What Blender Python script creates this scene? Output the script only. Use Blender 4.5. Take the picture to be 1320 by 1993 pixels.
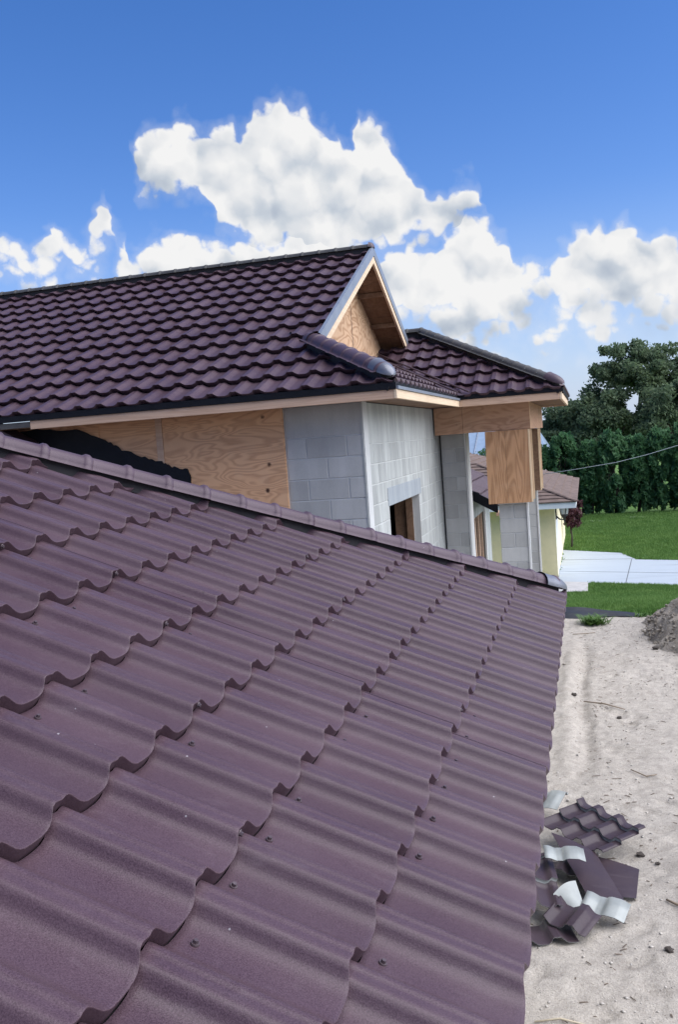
import bpy, bmesh, math, random
import numpy as np
from mathutils import Vector, Matrix

random.seed(7); RNG = np.random.default_rng(11)
for o in list(bpy.data.objects): bpy.data.objects.remove(o)
scene = bpy.context.scene
COL = scene.collection
R = math.radians

# ------------------------------------------------------------------ camera
H = 3.8
cam_d = bpy.data.cameras.new("camera"); cam = bpy.data.objects.new("camera", cam_d); COL.objects.link(cam)
cam_d.sensor_fit = 'VERTICAL'; cam_d.sensor_height = 36.0; cam_d.lens = 32.0
cam_d.clip_start = 0.05; cam_d.clip_end = 3000
_r = Vector((0.96298122, 0.25969479, -0.07228955)); _u = Vector((0.04981924, 0.09209724, 0.99450296)); _f = Vector((-0.2649249, 0.96128909, -0.07575012))
cam.matrix_world = Matrix(((_r.x, _u.x, -_f.x, 0), (_r.y, _u.y, -_f.y, 0), (_r.z, _u.z, -_f.z, H), (0, 0, 0, 1)))
scene.camera = cam
scene.render.resolution_x = 679; scene.render.resolution_y = 1024
cy = scene.cycles; cy.max_bounces = 6; cy.diffuse_bounces = 3; cy.glossy_bounces = 2; cy.transmission_bounces = 4; cy.caustics_reflective = False; cy.caustics_refractive = False

# ------------------------------------------------------------------ sun, exposure
SUN_EL = 49.0
SUN_AZ = 90.0            # compass-like: degrees clockwise from +Y, so nearly +X
sd = Vector((math.sin(R(SUN_AZ)) * math.cos(R(SUN_EL)), math.cos(R(SUN_AZ)) * math.cos(R(SUN_EL)), math.sin(R(SUN_EL))))
sun_d = bpy.data.lights.new("sun", 'SUN'); sun = bpy.data.objects.new("sun", sun_d); COL.objects.link(sun)
sun_d.energy = 3.9; sun_d.angle = R(84); sun_d.color = (1.0, 0.985, 0.96)
sun.rotation_euler = sd.to_track_quat('Z', 'Y').to_euler(); sun.location = (20, 5, 30)
vs = scene.view_settings
vs.view_transform = 'Standard'; vs.look = 'None'; vs.gamma = 1.0; vs.use_curve_mapping = False
vs.exposure = 0.80

# ------------------------------------------------------------------ node helpers
class NT:
    def __init__(s, tree): s.t = tree; s.n = tree.nodes; s.l = tree.links
    def new(s, typ, **kw):
        n = s.n.new(typ)
        for k, v in kw.items(): setattr(n, k, v)
        return n
    def put(s, sock, val):
        if isinstance(val, bpy.types.NodeSocket): s.l.new(val, sock)
        elif val is not None: sock.default_value = val
    def math(s, op, a, b=None, c=None, clamp=False):
        n = s.new('ShaderNodeMath', operation=op); n.use_clamp = clamp
        s.put(n.inputs[0], a); s.put(n.inputs[1], b); s.put(n.inputs[2], c); return n.outputs[0]
    def vec(s, op, a, b=None):
        n = s.new('ShaderNodeVectorMath', operation=op); s.put(n.inputs[0], a)
        if op == 'SCALE': s.put(n.inputs['Scale'], b)
        else: s.put(n.inputs[1], b)
        return n.outputs['Value'] if op in ('DISTANCE', 'DOT_PRODUCT', 'LENGTH') else n.outputs[0]
    def noise(s, vec, scale, detail=4, rough=.55, dist=0.0, out=0):
        n = s.new('ShaderNodeTexNoise'); s.put(n.inputs['Vector'], vec); n.inputs['Scale'].default_value = scale
        n.inputs['Detail'].default_value = detail; n.inputs['Roughness'].default_value = rough; n.inputs['Distortion'].default_value = dist
        return n.outputs[out]
    def voro(s, vec, scale, feature='F1', out='Distance'):
        n = s.new('ShaderNodeTexVoronoi', feature=feature); s.put(n.inputs['Vector'], vec); n.inputs['Scale'].default_value = scale
        return n.outputs[out]
    def ramp(s, fac, stops, interp='LINEAR'):
        n = s.new('ShaderNodeValToRGB'); n.color_ramp.interpolation = interp
        e = n.color_ramp.elements
        while len(e) < len(stops): e.new(.5)
        for i, (p, c) in enumerate(stops):
            e[i].position = p; e[i].color = (c, c, c, 1) if isinstance(c, (int, float)) else (*c, 1)
        s.put(n.inputs[0], fac); return n.outputs[0]
    def mix(s, fac, a, b, blend='MIX'):
        n = s.new('ShaderNodeMix', data_type='RGBA', blend_type=blend); s.put(n.inputs[0], fac)
        s.put(n.inputs[6], (*a, 1) if isinstance(a, tuple) and len(a) == 3 else a); s.put(n.inputs[7], (*b, 1) if isinstance(b, tuple) and len(b) == 3 else b)
        return n.outputs[2]
    def maprange(s, v, a, b, c=0, d=1, smooth=False):
        n = s.new('ShaderNodeMapRange'); n.clamp = True
        if smooth: n.interpolation_type = 'SMOOTHSTEP'
        s.put(n.inputs[0], v); s.put(n.inputs[1], a); s.put(n.inputs[2], b); s.put(n.inputs[3], c); s.put(n.inputs[4], d); return n.outputs[0]
    def mapping(s, vec, scale=(1, 1, 1), loc=(0, 0, 0), rot=(0, 0, 0)):
        n = s.new('ShaderNodeMapping'); s.put(n.inputs[0], vec); n.inputs['Scale'].default_value = scale
        n.inputs['Location'].default_value = loc; n.inputs['Rotation'].default_value = rot; return n.outputs[0]

# ------------------------------------------------------------------ world: sky with cumulus
# cumulus outlines measured as (azimuth, elevation) in degrees: an upper tower and a low bank
A_TOP = [(-26.6, 17.58), (-26.14, 17.99), (-25.34, 19.06), (-23.62, 19.5), (-22.29, 18.82), (-20.85, 19.32), (-19.66, 18.73), (-19.11, 18.9), (-18.77, 19.97), (-17.31, 20.51), (-15.77, 20.08), (-15.03, 18.87), (-13.84, 18.78), (-13.17, 17.29), (-12.47, 18.96), (-11.33, 18.67), (-10.27, 17.28), (-9.5, 15.8), (-8.47, 14.9), (-7.39, 14.74), (-6.25, 15.53), (-5.57, 15.03), (-5.29, 13.71)]
A_BOT = [(-26.58, 17.85), (-26.25, 16.89), (-25.2, 15.75), (-23.04, 15.78), (-21.88, 14.8), (-21.4, 13.18), (-18.57, 13.04), (-17.32, 12.82), (-14.85, 11.91), (-11.65, 12.27), (-9.74, 12.4), (-7.86, 12.37), (-6.56, 13.12), (-5.74, 13.9), (-5.29, 13.57)]
B_TOP = [(-35.44, 12.87), (-34.29, 13.21), (-33.46, 13.01), (-32.67, 12.25), (-31.75, 12.81), (-31.2, 13.99), (-30.68, 13.28), (-29.96, 13.13), (-29.12, 14.12), (-28.27, 15.24), (-27.88, 14.95), (-27.76, 13.67), (-26.97, 13.08), (-26.89, 11.91), (-26.71, 11.97), (-25.48, 12.6), (-24.02, 13.49), (-22.97, 13.04), (-21.46, 12.45), (-19.85, 12.87), (-18.3, 12.49), (-16.06, 12.74), (-14.81, 12.45), (-13.31, 11.2), (-11.72, 11.32), (-11.06, 11.62), (-10.11, 11.72), (-9.36, 11.12), (-8.26, 11.08), (-7.6, 12.49), (-6.39, 13.31), (-5.35, 12.7), (-4.64, 11.66), (-3.96, 11.24), (-3.64, 10.55), (-3.08, 9.66), (-2.32, 9.9), (-1.97, 9.7), (-1.63, 10.0), (-0.76, 10.58), (-0.21, 11.38), (0.35, 11.8), (1.37, 11.7), (2.06, 10.89), (3.07, 10.96), (3.52, 10.1), (4.34, 10.56), (5.18, 10.39), (5.99, 9.99), (7.34, 9.24)]
B_BOT = [(-35.67, 10.62), (-34.55, 10.61), (-32.85, 10.44), (-30.79, 10.61), (-29.25, 11.24), (-28.13, 11.95), (-27.59, 12.22), (-27.54, 10.16), (-22.69, 9.05), (-15.1, 8.59), (-11.99, 7.43), (-8.58, 6.22), (-5.12, 6.23), (-2.34, 6.42), (0.64, 5.97), (3.57, 6.19), (5.57, 6.6), (7.22, 6.4)]
AZ0, AZ1, ELM = -42.0, 14.0, 30.0
world = bpy.data.worlds.new("World"); scene.world = world; world.use_nodes = True
W = NT(world.node_tree); W.n.clear()
grp = bpy.data.node_groups.new("cumulus_field", 'ShaderNodeTree')
grp.interface.new_socket("Dir", in_out='INPUT', socket_type='NodeSocketVector')
grp.interface.new_socket("Field", in_out='OUTPUT', socket_type='NodeSocketFloat')
grp.interface.new_socket("Height", in_out='OUTPUT', socket_type='NodeSocketFloat')
G = NT(grp); gi = G.new('NodeGroupInput'); go = G.new('NodeGroupOutput')
gdir = gi.outputs[0]
warp = G.vec('SCALE', G.vec('SUBTRACT', G.noise(gdir, 30, 2, .6, out=1), (.5, .5, .5)), .030)
gd2 = G.vec('ADD', gdir, warp)
gs = G.new('ShaderNodeSeparateXYZ'); G.put(gs.inputs[0], gd2)
az = G.math('MULTIPLY', G.math('ARCTAN2', gs.outputs[0], gs.outputs[1]), 180 / math.pi)
el = G.math('MULTIPLY', G.math('ARCSINE', gs.outputs[2]), 180 / math.pi)
u = G.maprange(az, AZ0, AZ1, 0, 1)
def curve(pts, ends):
    n = G.new('ShaderNodeFloatCurve'); c = n.mapping.curves[0]
    P = [(0.0, ends / ELM), ((pts[0][0] - 1 - AZ0) / (AZ1 - AZ0), ends / ELM)] + [((a - AZ0) / (AZ1 - AZ0), e / ELM) for a, e in pts] + [((pts[-1][0] + 1 - AZ0) / (AZ1 - AZ0), ends / ELM), (1.0, ends / ELM)]
    while len(c.points) < len(P): c.points.new(.5, .5)
    for q, (x, y) in zip(c.points, P): q.location = (x, y); q.handle_type = 'VECTOR'
    n.mapping.update(); G.put(n.inputs['Value'], u); return G.math('MULTIPLY', n.outputs[0], ELM)
at, ab, bt, bb = curve(A_TOP, 8), curve(A_BOT, 24), curve(B_TOP, 9), curve(B_BOT, 8)
big = G.noise(gdir, 3.1, 2, .55)
rt = G.math('MULTIPLY_ADD', big, 46, -14.0)                       # the bank goes on all round the horizon
inside = G.math('MULTIPLY', G.maprange(az, -41, -36, 0, 1, True), G.maprange(az, 7.5, 13, 1, 0, True))
bt = G.math('ADD', G.math('MULTIPLY', bt, inside), G.math('MULTIPLY', rt, G.math('SUBTRACT', 1.0, inside)))
fa = G.math('MINIMUM', G.math('MULTIPLY', G.math('SUBTRACT', at, el), .75), G.math('MULTIPLY', G.math('SUBTRACT', el, G.math('SUBTRACT', ab, .8)), .55))
fb = G.math('MINIMUM', G.math('MULTIPLY', G.math('SUBTRACT', bt, el), .75), G.math('MULTIPLY', G.math('SUBTRACT', el, G.math('SUBTRACT', bb, 1.2)), .20))
fm = G.new('ShaderNodeMath', operation='SMOOTH_MAX'); G.put(fm.inputs[0], fa); G.put(fm.inputs[1], fb); fm.inputs[2].default_value = .3
base = G.math('MAXIMUM', G.math('MINIMUM', fm.outputs[0], 1.1), -1.5)
bil = G.voro(G.vec('ADD', gdir, warp), 52)
n1 = G.noise(gdir, 30, 6, .60)
f1 = G.math('ADD', base, G.math('MULTIPLY', G.math('SUBTRACT', n1, .5), 1.25))
f1 = G.math('ADD', f1, G.math('MULTIPLY', G.math('SUBTRACT', .40, bil), .85))
f1 = G.math('ADD', f1, G.math('MULTIPLY', G.math('SUBTRACT', G.noise(gdir, 13, 2, .5), .48), 1.5))
G.l.new(f1, go.inputs[0])
ha = G.math('DIVIDE', G.math('SUBTRACT', el, ab), G.math('MAXIMUM', G.math('SUBTRACT', at, ab), 1.0), clamp=True)
hb_ = G.math('DIVIDE', G.math('SUBTRACT', el, bb), G.math('MAXIMUM', G.math('SUBTRACT', bt, bb), 1.0), clamp=True)
take = G.math('GREATER_THAN', fa, fb)
G.l.new(G.math('ADD', G.math('MULTIPLY', ha, take), G.math('MULTIPLY', hb_, G.math('SUBTRACT', 1.0, take))), go.inputs[1])
tc = W.new('ShaderNodeTexCoord'); D = tc.outputs['Generated']
def field(d):
    g = W.new('ShaderNodeGroup'); g.node_tree = grp; W.put(g.inputs[0], d); return g
g0 = field(D); F0 = g0.outputs[0]
def relief(d): return W.math('SUBTRACT', W.noise(d, 11, 3, .5), W.math('MULTIPLY', W.voro(d, 25), .30))
wob = W.vec('ADD', D, W.vec('SCALE', W.vec('SUBTRACT', W.noise(D, 60, 2, .6, out=1), (.5, .5, .5)), .012))
REL = W.math('SUBTRACT', relief(wob), relief(W.vec('ADD', wob, (0.008, -0.003, 0.017))))
mask = W.maprange(F0, -.02, .38, 0, 1, True)
wisp = W.maprange(F0, -.5, .2, 0, .17, True)
mask = W.math('MAXIMUM', mask, wisp)
lit = W.math('ADD', .62, W.math('MULTIPLY', REL, 2.4))
lit = W.math('ADD', lit, W.math('MULTIPLY', g0.outputs[1], .30))
lit = W.math('SUBTRACT', lit, W.math('MULTIPLY', W.maprange(W.noise(D, 7, 2, .5), .42, .68, 0, 1), .20))
lit = W.math('ADD', lit, W.maprange(F0, .0, .7, .10, 0))
lit = W.maprange(lit, .18, .86, 0, 1)
ccol = W.ramp(lit, [(0, (.50, .57, .68)), (.35, (.66, .72, .80)), (.66, (.88, .90, .93)), (1, (1.02, 1.02, 1.02))])
SKY_STR = 0.076
sky = W.new('ShaderNodeTexSky', sky_type='NISHITA'); sky.sun_disc = False
sky.sun_elevation = R(SUN_EL); sky.sun_rotation = R(SUN_AZ); sky.altitude = 0; sky.air_density = 1.0; sky.dust_density = .3; sky.ozone_density = 1.6
hsv = W.new('ShaderNodeHueSaturation'); W.put(hsv.inputs['Color'], sky.outputs[0]); hsv.inputs['Saturation'].default_value = 1.32; hsv.inputs['Value'].default_value = 1.0
CL = 6.7
cl = W.mix(1.0, ccol, (CL, CL, CL), 'MULTIPLY')
# thin low haze veil towards the horizon
sep = W.new('ShaderNodeSeparateXYZ'); W.put(sep.inputs[0], D)
skyc = W.mix(1.0, hsv.outputs[0], (1.04, .98, 1.26), 'MULTIPLY')
skyc = W.mix(W.math('POWER', W.maprange(sep.outputs[2], -.02, .25, 1, 0), 1.5), skyc, (3.9, 4.9, 6.6))
fin = W.mix(mask, skyc, cl)
world.cycles.sampling_method = 'MANUAL'; world.cycles.sample_map_resolution = 512
bg = W.new('ShaderNodeBackground'); W.put(bg.inputs[0], fin); bg.inputs[1].default_value = SKY_STR
wo = W.new('ShaderNodeOutputWorld'); W.l.new(bg.outputs[0], wo.inputs[0])

# ------------------------------------------------------------------ materials
def pmat(name, rough=.6, spec=.5):
    m = bpy.data.materials.new(name); m.use_nodes = True
    t = NT(m.node_tree); b = m.node_tree.nodes['Principled BSDF']
    b.inputs['Roughness'].default_value = rough; b.inputs['Specular IOR Level'].default_value = spec
    return m, t, b
def bump(t, b, h, strength=.3, dist=.01):
    n = t.new('ShaderNodeBump'); n.inputs['Strength'].default_value = strength; n.inputs['Distance'].default_value = dist
    t.put(n.inputs['Height'], h); t.l.new(n.outputs[0], b.inputs['Normal'])
def wpos(t):
    g = t.new('ShaderNodeNewGeometry'); return g.outputs['Position']
def simple(name, col, rough=.6, var=.12, scale=8, bmp=0.0, bscale=60, spec=.4, rand=0.0, metallic=0):
    m, t, b = pmat(name, rough, spec); p = wpos(t)
    n = t.noise(p, scale, 5, .6)
    c = t.mix(n, tuple(x * (1 - var * 1.6) for x in col), tuple(min(1, x * (1 + var * 1.6)) for x in col))
    if rand:
        oi = t.new('ShaderNodeObjectInfo')
        c = t.mix(1.0, c, t.ramp(oi.outputs['Random'], [(0, 1 - rand), (1, 1 + rand)]), 'MULTIPLY')
    t.put(b.inputs['Base Color'], c); b.inputs['Metallic'].default_value = metallic
    if bmp: bump(t, b, t.noise(p, bscale, 6, .65), bmp, .01)
    return m

def roof_metal(name, c0, c1, rough=.42):
    m, t, b = pmat(name, rough, .28); p = wpos(t)
    grain = t.noise(p, 330, 2, .8); blot = t.noise(p, 2.3, 4, .6); scuff = t.noise(t.mapping(p, (5, 22, 22)), 1.0, 3, .65)
    c = t.mix(t.ramp(grain, [(.34, 0), (.66, 1)]), c0, c1)
    c = t.mix(t.ramp(blot, [(.3, 0), (.8, .35)]), c, tuple(x * 1.25 + .012 for x in c1))
    c = t.mix(t.ramp(scuff, [(.58, 0), (.80, .10)]), c, (.25, .21, .22))
    dust = t.noise(p, 1.1, 4, .72)
    c = t.mix(t.ramp(dust, [(.52, 0), (.78, .08)]), c, (.22, .18, .19))
    oi = t.new('ShaderNodeObjectInfo')
    c = t.mix(1.0, c, t.ramp(oi.outputs['Random'], [(0, .93), (1, 1.07)]), 'MULTIPLY')
    vn = t.new('ShaderNodeTexVoronoi'); t.put(vn.inputs['Vector'], p); vn.inputs['Scale'].default_value = 17; vd = vn.outputs['Distance']; vc = vn.outputs['Color']
    sp = t.math('MULTIPLY', t.math('LESS_THAN', vd, .045), t.math('GREATER_THAN', t.vec('DOT_PRODUCT', vc, (.34, .33, .33)), .69))
    c = t.mix(t.math('MULTIPLY', sp, .3), c, (.60, .58, .60))
    ds = t.noise(p, 60, 2, .7); d2 = t.noise(p, 1.4, 2)
    dk = t.math('MULTIPLY', t.ramp(ds, [(.69, 0), (.73, 1)]), t.ramp(d2, [(.52, 0), (.64, .6)]))
    c = t.mix(dk, c, tuple(x * .35 for x in c0))
    t.put(b.inputs['Base Color'], c)
    t.put(b.inputs['Roughness'], t.ramp(blot, [(.25, rough - .07), (.75, rough + .12)]))
    bump(t, b, t.noise(p, 330, 1, .6), .10, .004)
    return m
M = {}
M['tile'] = roof_metal('roof_tile_metal', (.034, .0175, .0240), (.080, .0490, .0620), .39)
M['cap'] = roof_metal('ridge_cap_metal', (.040, .024, .034), (.082, .053, .069), .44)
M['cap_dark'] = roof_metal('dark_cap_metal', (.060, .040, .050), (.085, .060, .072), .40)
M['grey_metal'] = simple('grey_flashing_metal', (.13, .135, .16), .36, .25, 7, .08, 30, .5, metallic=.25)
M['galv'] = simple('bluish_drip_metal', (.21, .235, .28), .40, .15, 6, .04, 30, .5, metallic=.3)
M['tilewhite'] = simple('primed_sheet_underside', (.265, .28, .265), .46, .3, 5, .05, 40, .5)
M['black'] = simple('black_roofing_membrane', (.0045, .0055, .009), .66, .5, 9, .5, 26, .22)
M['screw'] = simple('screw_head_steel', (.075, .055, .062), .40, .1, 40, metallic=.2)
M['underlay'] = simple('dark_underlay', (.018, .017, .020), .8, .3, 9)
M['stone_cap'] = simple('weathered_ridge_cap', (.060, .058, .056), .7, .3, 20, .3, 90, rand=.12)

def plywood(name, scale, light=(.53, .33, .19), dark=(.29, .155, .075), rings=9.0, knots=.5, axis='x', offs=(0, 0, 0), grain=1.0):
    m, t, b = pmat(name, .72, .25); p = t.mapping(wpos(t), scale, offs)
    base = t.noise(p, 1.0, 2, .5, .6)
    fr = t.math('FRACT', t.math('MULTIPLY', base, rings))
    ring = t.ramp(fr, [(0, .05), (.30, .15), (.62, 1), (.80, .85), (1, .05)])
    streak = t.noise(t.vec('MULTIPLY', p, (3.0, 3.0, 3.0)), 5.0, 5, .7)
    fac = t.math('MULTIPLY', ring, t.math('ADD', .35 * grain, t.math('MULTIPLY', streak, .75 * grain)))
    c = t.mix(fac, light, dark)
    blot = t.noise(wpos(t), 1.1, 4, .6)
    c = t.mix(t.ramp(blot, [(.35, 0), (.75, .35)]), c, tuple(x * .66 for x in light))
    c = t.mix(t.ramp(t.noise(wpos(t), 3.7, 5, .7), [(.5, 0), (.8, .3)]), c, (.50, .36, .25))
    if knots:
        kp = wpos(t); kd = t.voro(kp, 3.4); kc = t.voro(kp, 3.4, out='Color')
        kd = t.math('ADD', kd, t.math('MULTIPLY', t.noise(kp, 40, 3), .06))
        kk = t.math('MULTIPLY', t.ramp(kd, [(.085, 1), (.135, 0)]), t.math('GREATER_THAN', t.vec('DOT_PRODUCT', kc, (.33, .33, .33)), 1 - knots * .9))
        c = t.mix(kk, c, (.06, .028, .018))
    t.put(b.inputs['Base Color'], c)
    bump(t, b, t.math('ADD', fac, t.noise(wpos(t), 120, 3, .7)), .18, .004)
    return m
M['ply_front'] = plywood('plywood_front', (1.1, 1, 5.0), (.68, .40, .225), (.36, .18, .088), 14, .72, offs=(3, 0, 1), grain=.75)
M['ply_gable'] = plywood('plywood_gable', (1, 1.1, 2.6), (.60, .40, .25), (.32, .17, .085), 13, 0.0, offs=(0, 4.5, 2), grain=1.15)
M['ply_beam'] = plywood('plywood_beam', (1.6, 1.6, 5.5), (.45, .265, .165), (.25, .13, .075), 8, .8, offs=(5, 2, 0), grain=.8)
M['ply_col'] = plywood('plywood_column', (3.8, 3.8, .50), (.51, .29, .155), (.22, .105, .048), 15, 0.0, offs=(1.2, 0, 7), grain=.8)
M['ply_shaded'] = plywood('plywood_shaded', (5, 1.4, 5), (.19, .112, .068), (.10, .058, .034), 7, .4, grain=.7)  # darkened plywood: shade under overhangs and in recesses is put into the colour
M['lumber'] = plywood('sawn_lumber', (.9, .9, 16), (.56, .385, .27), (.40, .25, .165), 5, .40, grain=.7)
M['lumber_pale'] = plywood('pale_sawn_lumber', (.9, .9, 16), (.66, .52, .37), (.50, .37, .25), 5, .2, grain=.55)
M['lumber_edge'] = plywood('cut_plywood_edge', (1, 1, 2), (.74, .56, .36), (.60, .42, .25), 4, 0.0, grain=.5)

def concrete(name, col, streak=.0, streakcol=(.7, .72, .70), rand=.08, bmp=.35):
    m, t, b = pmat(name, .9, .2); p = wpos(t)
    n = t.noise(p, 3.0, 6, .65); f = t.noise(p, 95, 4, .75)
    c = t.mix(n, tuple(x * .78 for x in col), tuple(min(1, x * 1.2) for x in col))
    c = t.mix(t.ramp(f, [(.3, .0), (.7, .35)]), c, tuple(x * .72 for x in col))
    if streak:
        s = t.noise(t.mapping(p, (3.5, 3.5, .55)), 1.6, 6, .62)
        c = t.mix(t.ramp(s, [(.42, 0), (.68, streak)]), c, streakcol)
    pit = t.voro(p, 70)
    c = t.mix(t.ramp(pit, [(.05, .5), (.14, 0)]), c, tuple(x * .5 for x in col))
    oi = t.new('ShaderNodeObjectInfo')
    c = t.mix(1.0, c, t.ramp(oi.outputs['Random'], [(0, 1 - rand), (1, 1 + rand)]), 'MULTIPLY')
    t.put(b.inputs['Base Color'], c)
    bump(t, b, t.math('ADD', t.noise(p, 150, 4, .7), t.math('MULTIPLY', t.noise(p, 20, 3), .8)), bmp, .006)
    return m
M['block'] = concrete('grey_concrete_block', (.42, .42, .405), .45, (.52, .52, .505), .14)
M['mortar'] = concrete('mortar', (.50, .51, .505), 0, rand=0)
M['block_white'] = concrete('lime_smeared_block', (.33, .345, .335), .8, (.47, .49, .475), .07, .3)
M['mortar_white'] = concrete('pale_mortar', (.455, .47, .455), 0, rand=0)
M['lintel'] = concrete('precast_lintel', (.27, .30, .325), .5, (.40, .43, .44), .04)
M['bead'] = concrete('white_corner_bead', (.66, .66, .64), 0, rand=0, bmp=.1)
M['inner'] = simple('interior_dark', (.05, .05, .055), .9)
M['yellow'] = simple('yellow_stucco', (.82, .68, .40), .85, .08, 5, .3, 120)
M['yellow_trim'] = simple('cream_trim', (.84, .75, .50), .7, .05, 6)
M['white'] = simple('white_paint', (.70, .72, .74), .5, .06, 4)
M['shingle'] = simple('brown_asphalt_shingle', (.135, .095, .078), .9, .5, 4, .4, 60)
M['shingle_far'] = simple('pale_blue_metal_roofing', (.20, .27, .36), .55, .12, 3)
M['brickred'] = simple('red_ridge_tile', (.28, .12, .10), .8, .3, 5)
M['lantern'] = simple('black_lantern_metal', (.012, .012, .013), .4, .1)
m, t, b = pmat('lantern_glass', .1, .5); b.inputs['Base Color'].default_value = (.55, .58, .60, 1); b.inputs['Transmission Weight'].default_value = .5; M['glass'] = m
m, t, b = pmat('window_glass', .05, .6); b.inputs['Base Color'].default_value = (.02, .025, .03, 1); M['winglass'] = m
M['cable'] = simple('grey_cable', (.34, .37, .38), .5, .05)
M['fabric'] = simple('black_silt_fabric', (.016, .018, .024), .55, .4, 12, .4, 30)
M['bark'] = simple('bark', (.055, .045, .036), .9, .3, 12, .6, 30)
M['stick'] = simple('dry_stick', (.22, .17, .12), .85, .25, 30)
M['stickpale'] = simple('pale_dry_stem', (.42, .36, .26), .8, .2, 30)
M['clod'] = simple('dark_dirt_clod', (.055, .045, .038), .95, .4, 30, .6, 60)

def sand_material():
    m, t, b = pmat('pale_sand', .95, .15); p = wpos(t)
    n = t.noise(p, .55, 6, .6); f = t.noise(p, 9, 6, .75); g = t.noise(p, 70, 4, .8); q = t.voro(p, 95)
    c = t.mix(n, (.475, .425, .36), (.615, .565, .495))
    c = t.mix(t.ramp(f, [(.40, .55), (.62, 0)]), c, (.31, .275, .24))
    c = t.mix(t.ramp(g, [(.30, .8), (.55, 0)]), c, (.25, .22, .19))
    c = t.mix(t.ramp(g, [(.60, 0), (.80, .7)]), c, (.60, .575, .54))
    br = t.noise(p, 1.7, 5, .7)
    c = t.mix(t.ramp(br, [(.58, 0), (.74, .5)]), c, (.27, .225, .18))
    dk = t.math('MULTIPLY', t.ramp(t.noise(p, 26, 5, .75), [(.64, 0), (.70, 1)]), t.ramp(t.noise(p, 2.4, 3), [(.45, 0), (.62, 1)]))
    c = t.mix(dk, c, (.10, .08, .065))
    c = t.mix(t.ramp(q, [(.10, .55), (.22, 0)]), c, (.58, .56, .53))
    t.put(b.inputs['Base Color'], c)
    h = t.math('ADD', t.math('MULTIPLY', f, 1.3), t.math('ADD', g, t.math('MULTIPLY', t.noise(p, 190, 3, .7), .5)))
    bump(t, b, h, .75, .03)
    return m
M['sand'] = sand_material()
def mound_material():
    m, t, b = pmat('grey_brown_mulch_soil', .95, .15); p = wpos(t)
    f = t.noise(p, 14, 6, .75); g = t.noise(t.mapping(p, (1, 2.4, 2.4), rot=(0, .5, .6)), 34, 4, .8)
    c = t.mix(t.ramp(f, [(.32, 0), (.68, 1)]), (.26, .225, .19), (.48, .43, .37))
    c = t.mix(t.ramp(g, [(.60, 0), (.74, .8)]), c, (.42, .39, .35))
    t.put(b.inputs['Base Color'], c); bump(t, b, t.math('ADD', f, g), .9, .04); return m
M['mound'] = mound_material()
def lawn_material():
    m, t, b = pmat('lawn_green', .9, .2); p = wpos(t)
    n = t.noise(p, .5, 5, .6); f = t.noise(p, 7, 6, .7); g = t.noise(p, 60, 3, .7)
    c = t.mix(n, (.095, .195, .042), (.15, .275, .065))
    c = t.mix(t.ramp(f, [(.35, .6), (.65, 0)]), c, (.050, .112, .026))
    c = t.mix(t.ramp(t.noise(p, .23, 4, .65), [(.45, 0), (.75, .55)]), c, (.17, .21, .07))
    c = t.mix(t.ramp(g, [(.5, 0), (.8, .6)]), c, (.12, .22, .05))
    t.put(b.inputs['Base Color'], c); bump(t, b, t.math('ADD', f, g), .9, .06); return m
M['lawn'] = lawn_material()
def leaf(name, a, bcol, scale=.9, trans=.18):
    m, t, b = pmat(name, .62, .25); p = wpos(t)
    n = t.noise(p, scale, 4, .6); f = t.noise(p, 9, 2, .6)
    c = t.mix(t.ramp(n, [(.32, 0), (.68, 1)]), a, bcol)
    c = t.mix(t.ramp(f, [(.35, .5), (.65, 0)]), c, tuple(x * .55 for x in a))
    t.put(b.inputs['Base Color'], c)
    tr = t.new('ShaderNodeBsdfTranslucent'); t.put(tr.inputs[0], c)
    mx = t.new('ShaderNodeMixShader'); mx.inputs[0].default_value = trans
    t.l.new(b.outputs[0], mx.inputs[1]); t.l.new(tr.outputs[0], mx.inputs[2])
    out = [n for n in t.n if n.type == 'OUTPUT_MATERIAL'][0]; t.l.new(mx.outputs[0], out.inputs[0]); return m
M['grass'] = leaf('grass_blades', (.10, .21, .045), (.175, .30, .075), 1.3, .35)
M['oak'] = leaf('oak_leaves', (.100, .150, .085), (.165, .225, .115), .7, .48)
M['hedge'] = leaf('arborvitae_leaves', (.066, .165, .075), (.120, .240, .100), 1.3, .48)
M['plum'] = leaf('plum_leaves', (.070, .026, .036), (.11, .045, .050), 4)
M['weed'] = leaf('weed_leaves', (.075, .16, .030), (.14, .24, .06), 5)
def driveway_material():
    m, t, b = pmat('pale_concrete_slab', .55, .4); p = wpos(t)
    n = t.noise(p, .35, 5, .6); s = t.noise(t.mapping(p, (.35, 2.2, 1)), 1.1, 6, .65)
    c = t.mix(n, (.345, .385, .415), (.405, .445, .475))
    c = t.mix(t.ramp(s, [(.52, 0), (.68, .55)]), c, (.27, .29, .31))
    c = t.mix(t.ramp(s, [(.70, 0), (.76, .5)]), c, (.22, .23, .24))
    t.put(b.inputs['Base Color'], c); bump(t, b, t.noise(p, 30, 4), .2, .01); return m
M['drive'] = driveway_material()
M['slab'] = concrete('weathered_concrete_slab', (.40, .385, .37), .5, (.55, .53, .51), .05)

M['joint'] = simple('dark_joint', (.10, .105, .11), .9, .2, 5)
M['scrap'] = roof_metal('scrap_metal', (.022, .013, .017), (.050, .032, .040), .45)
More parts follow.
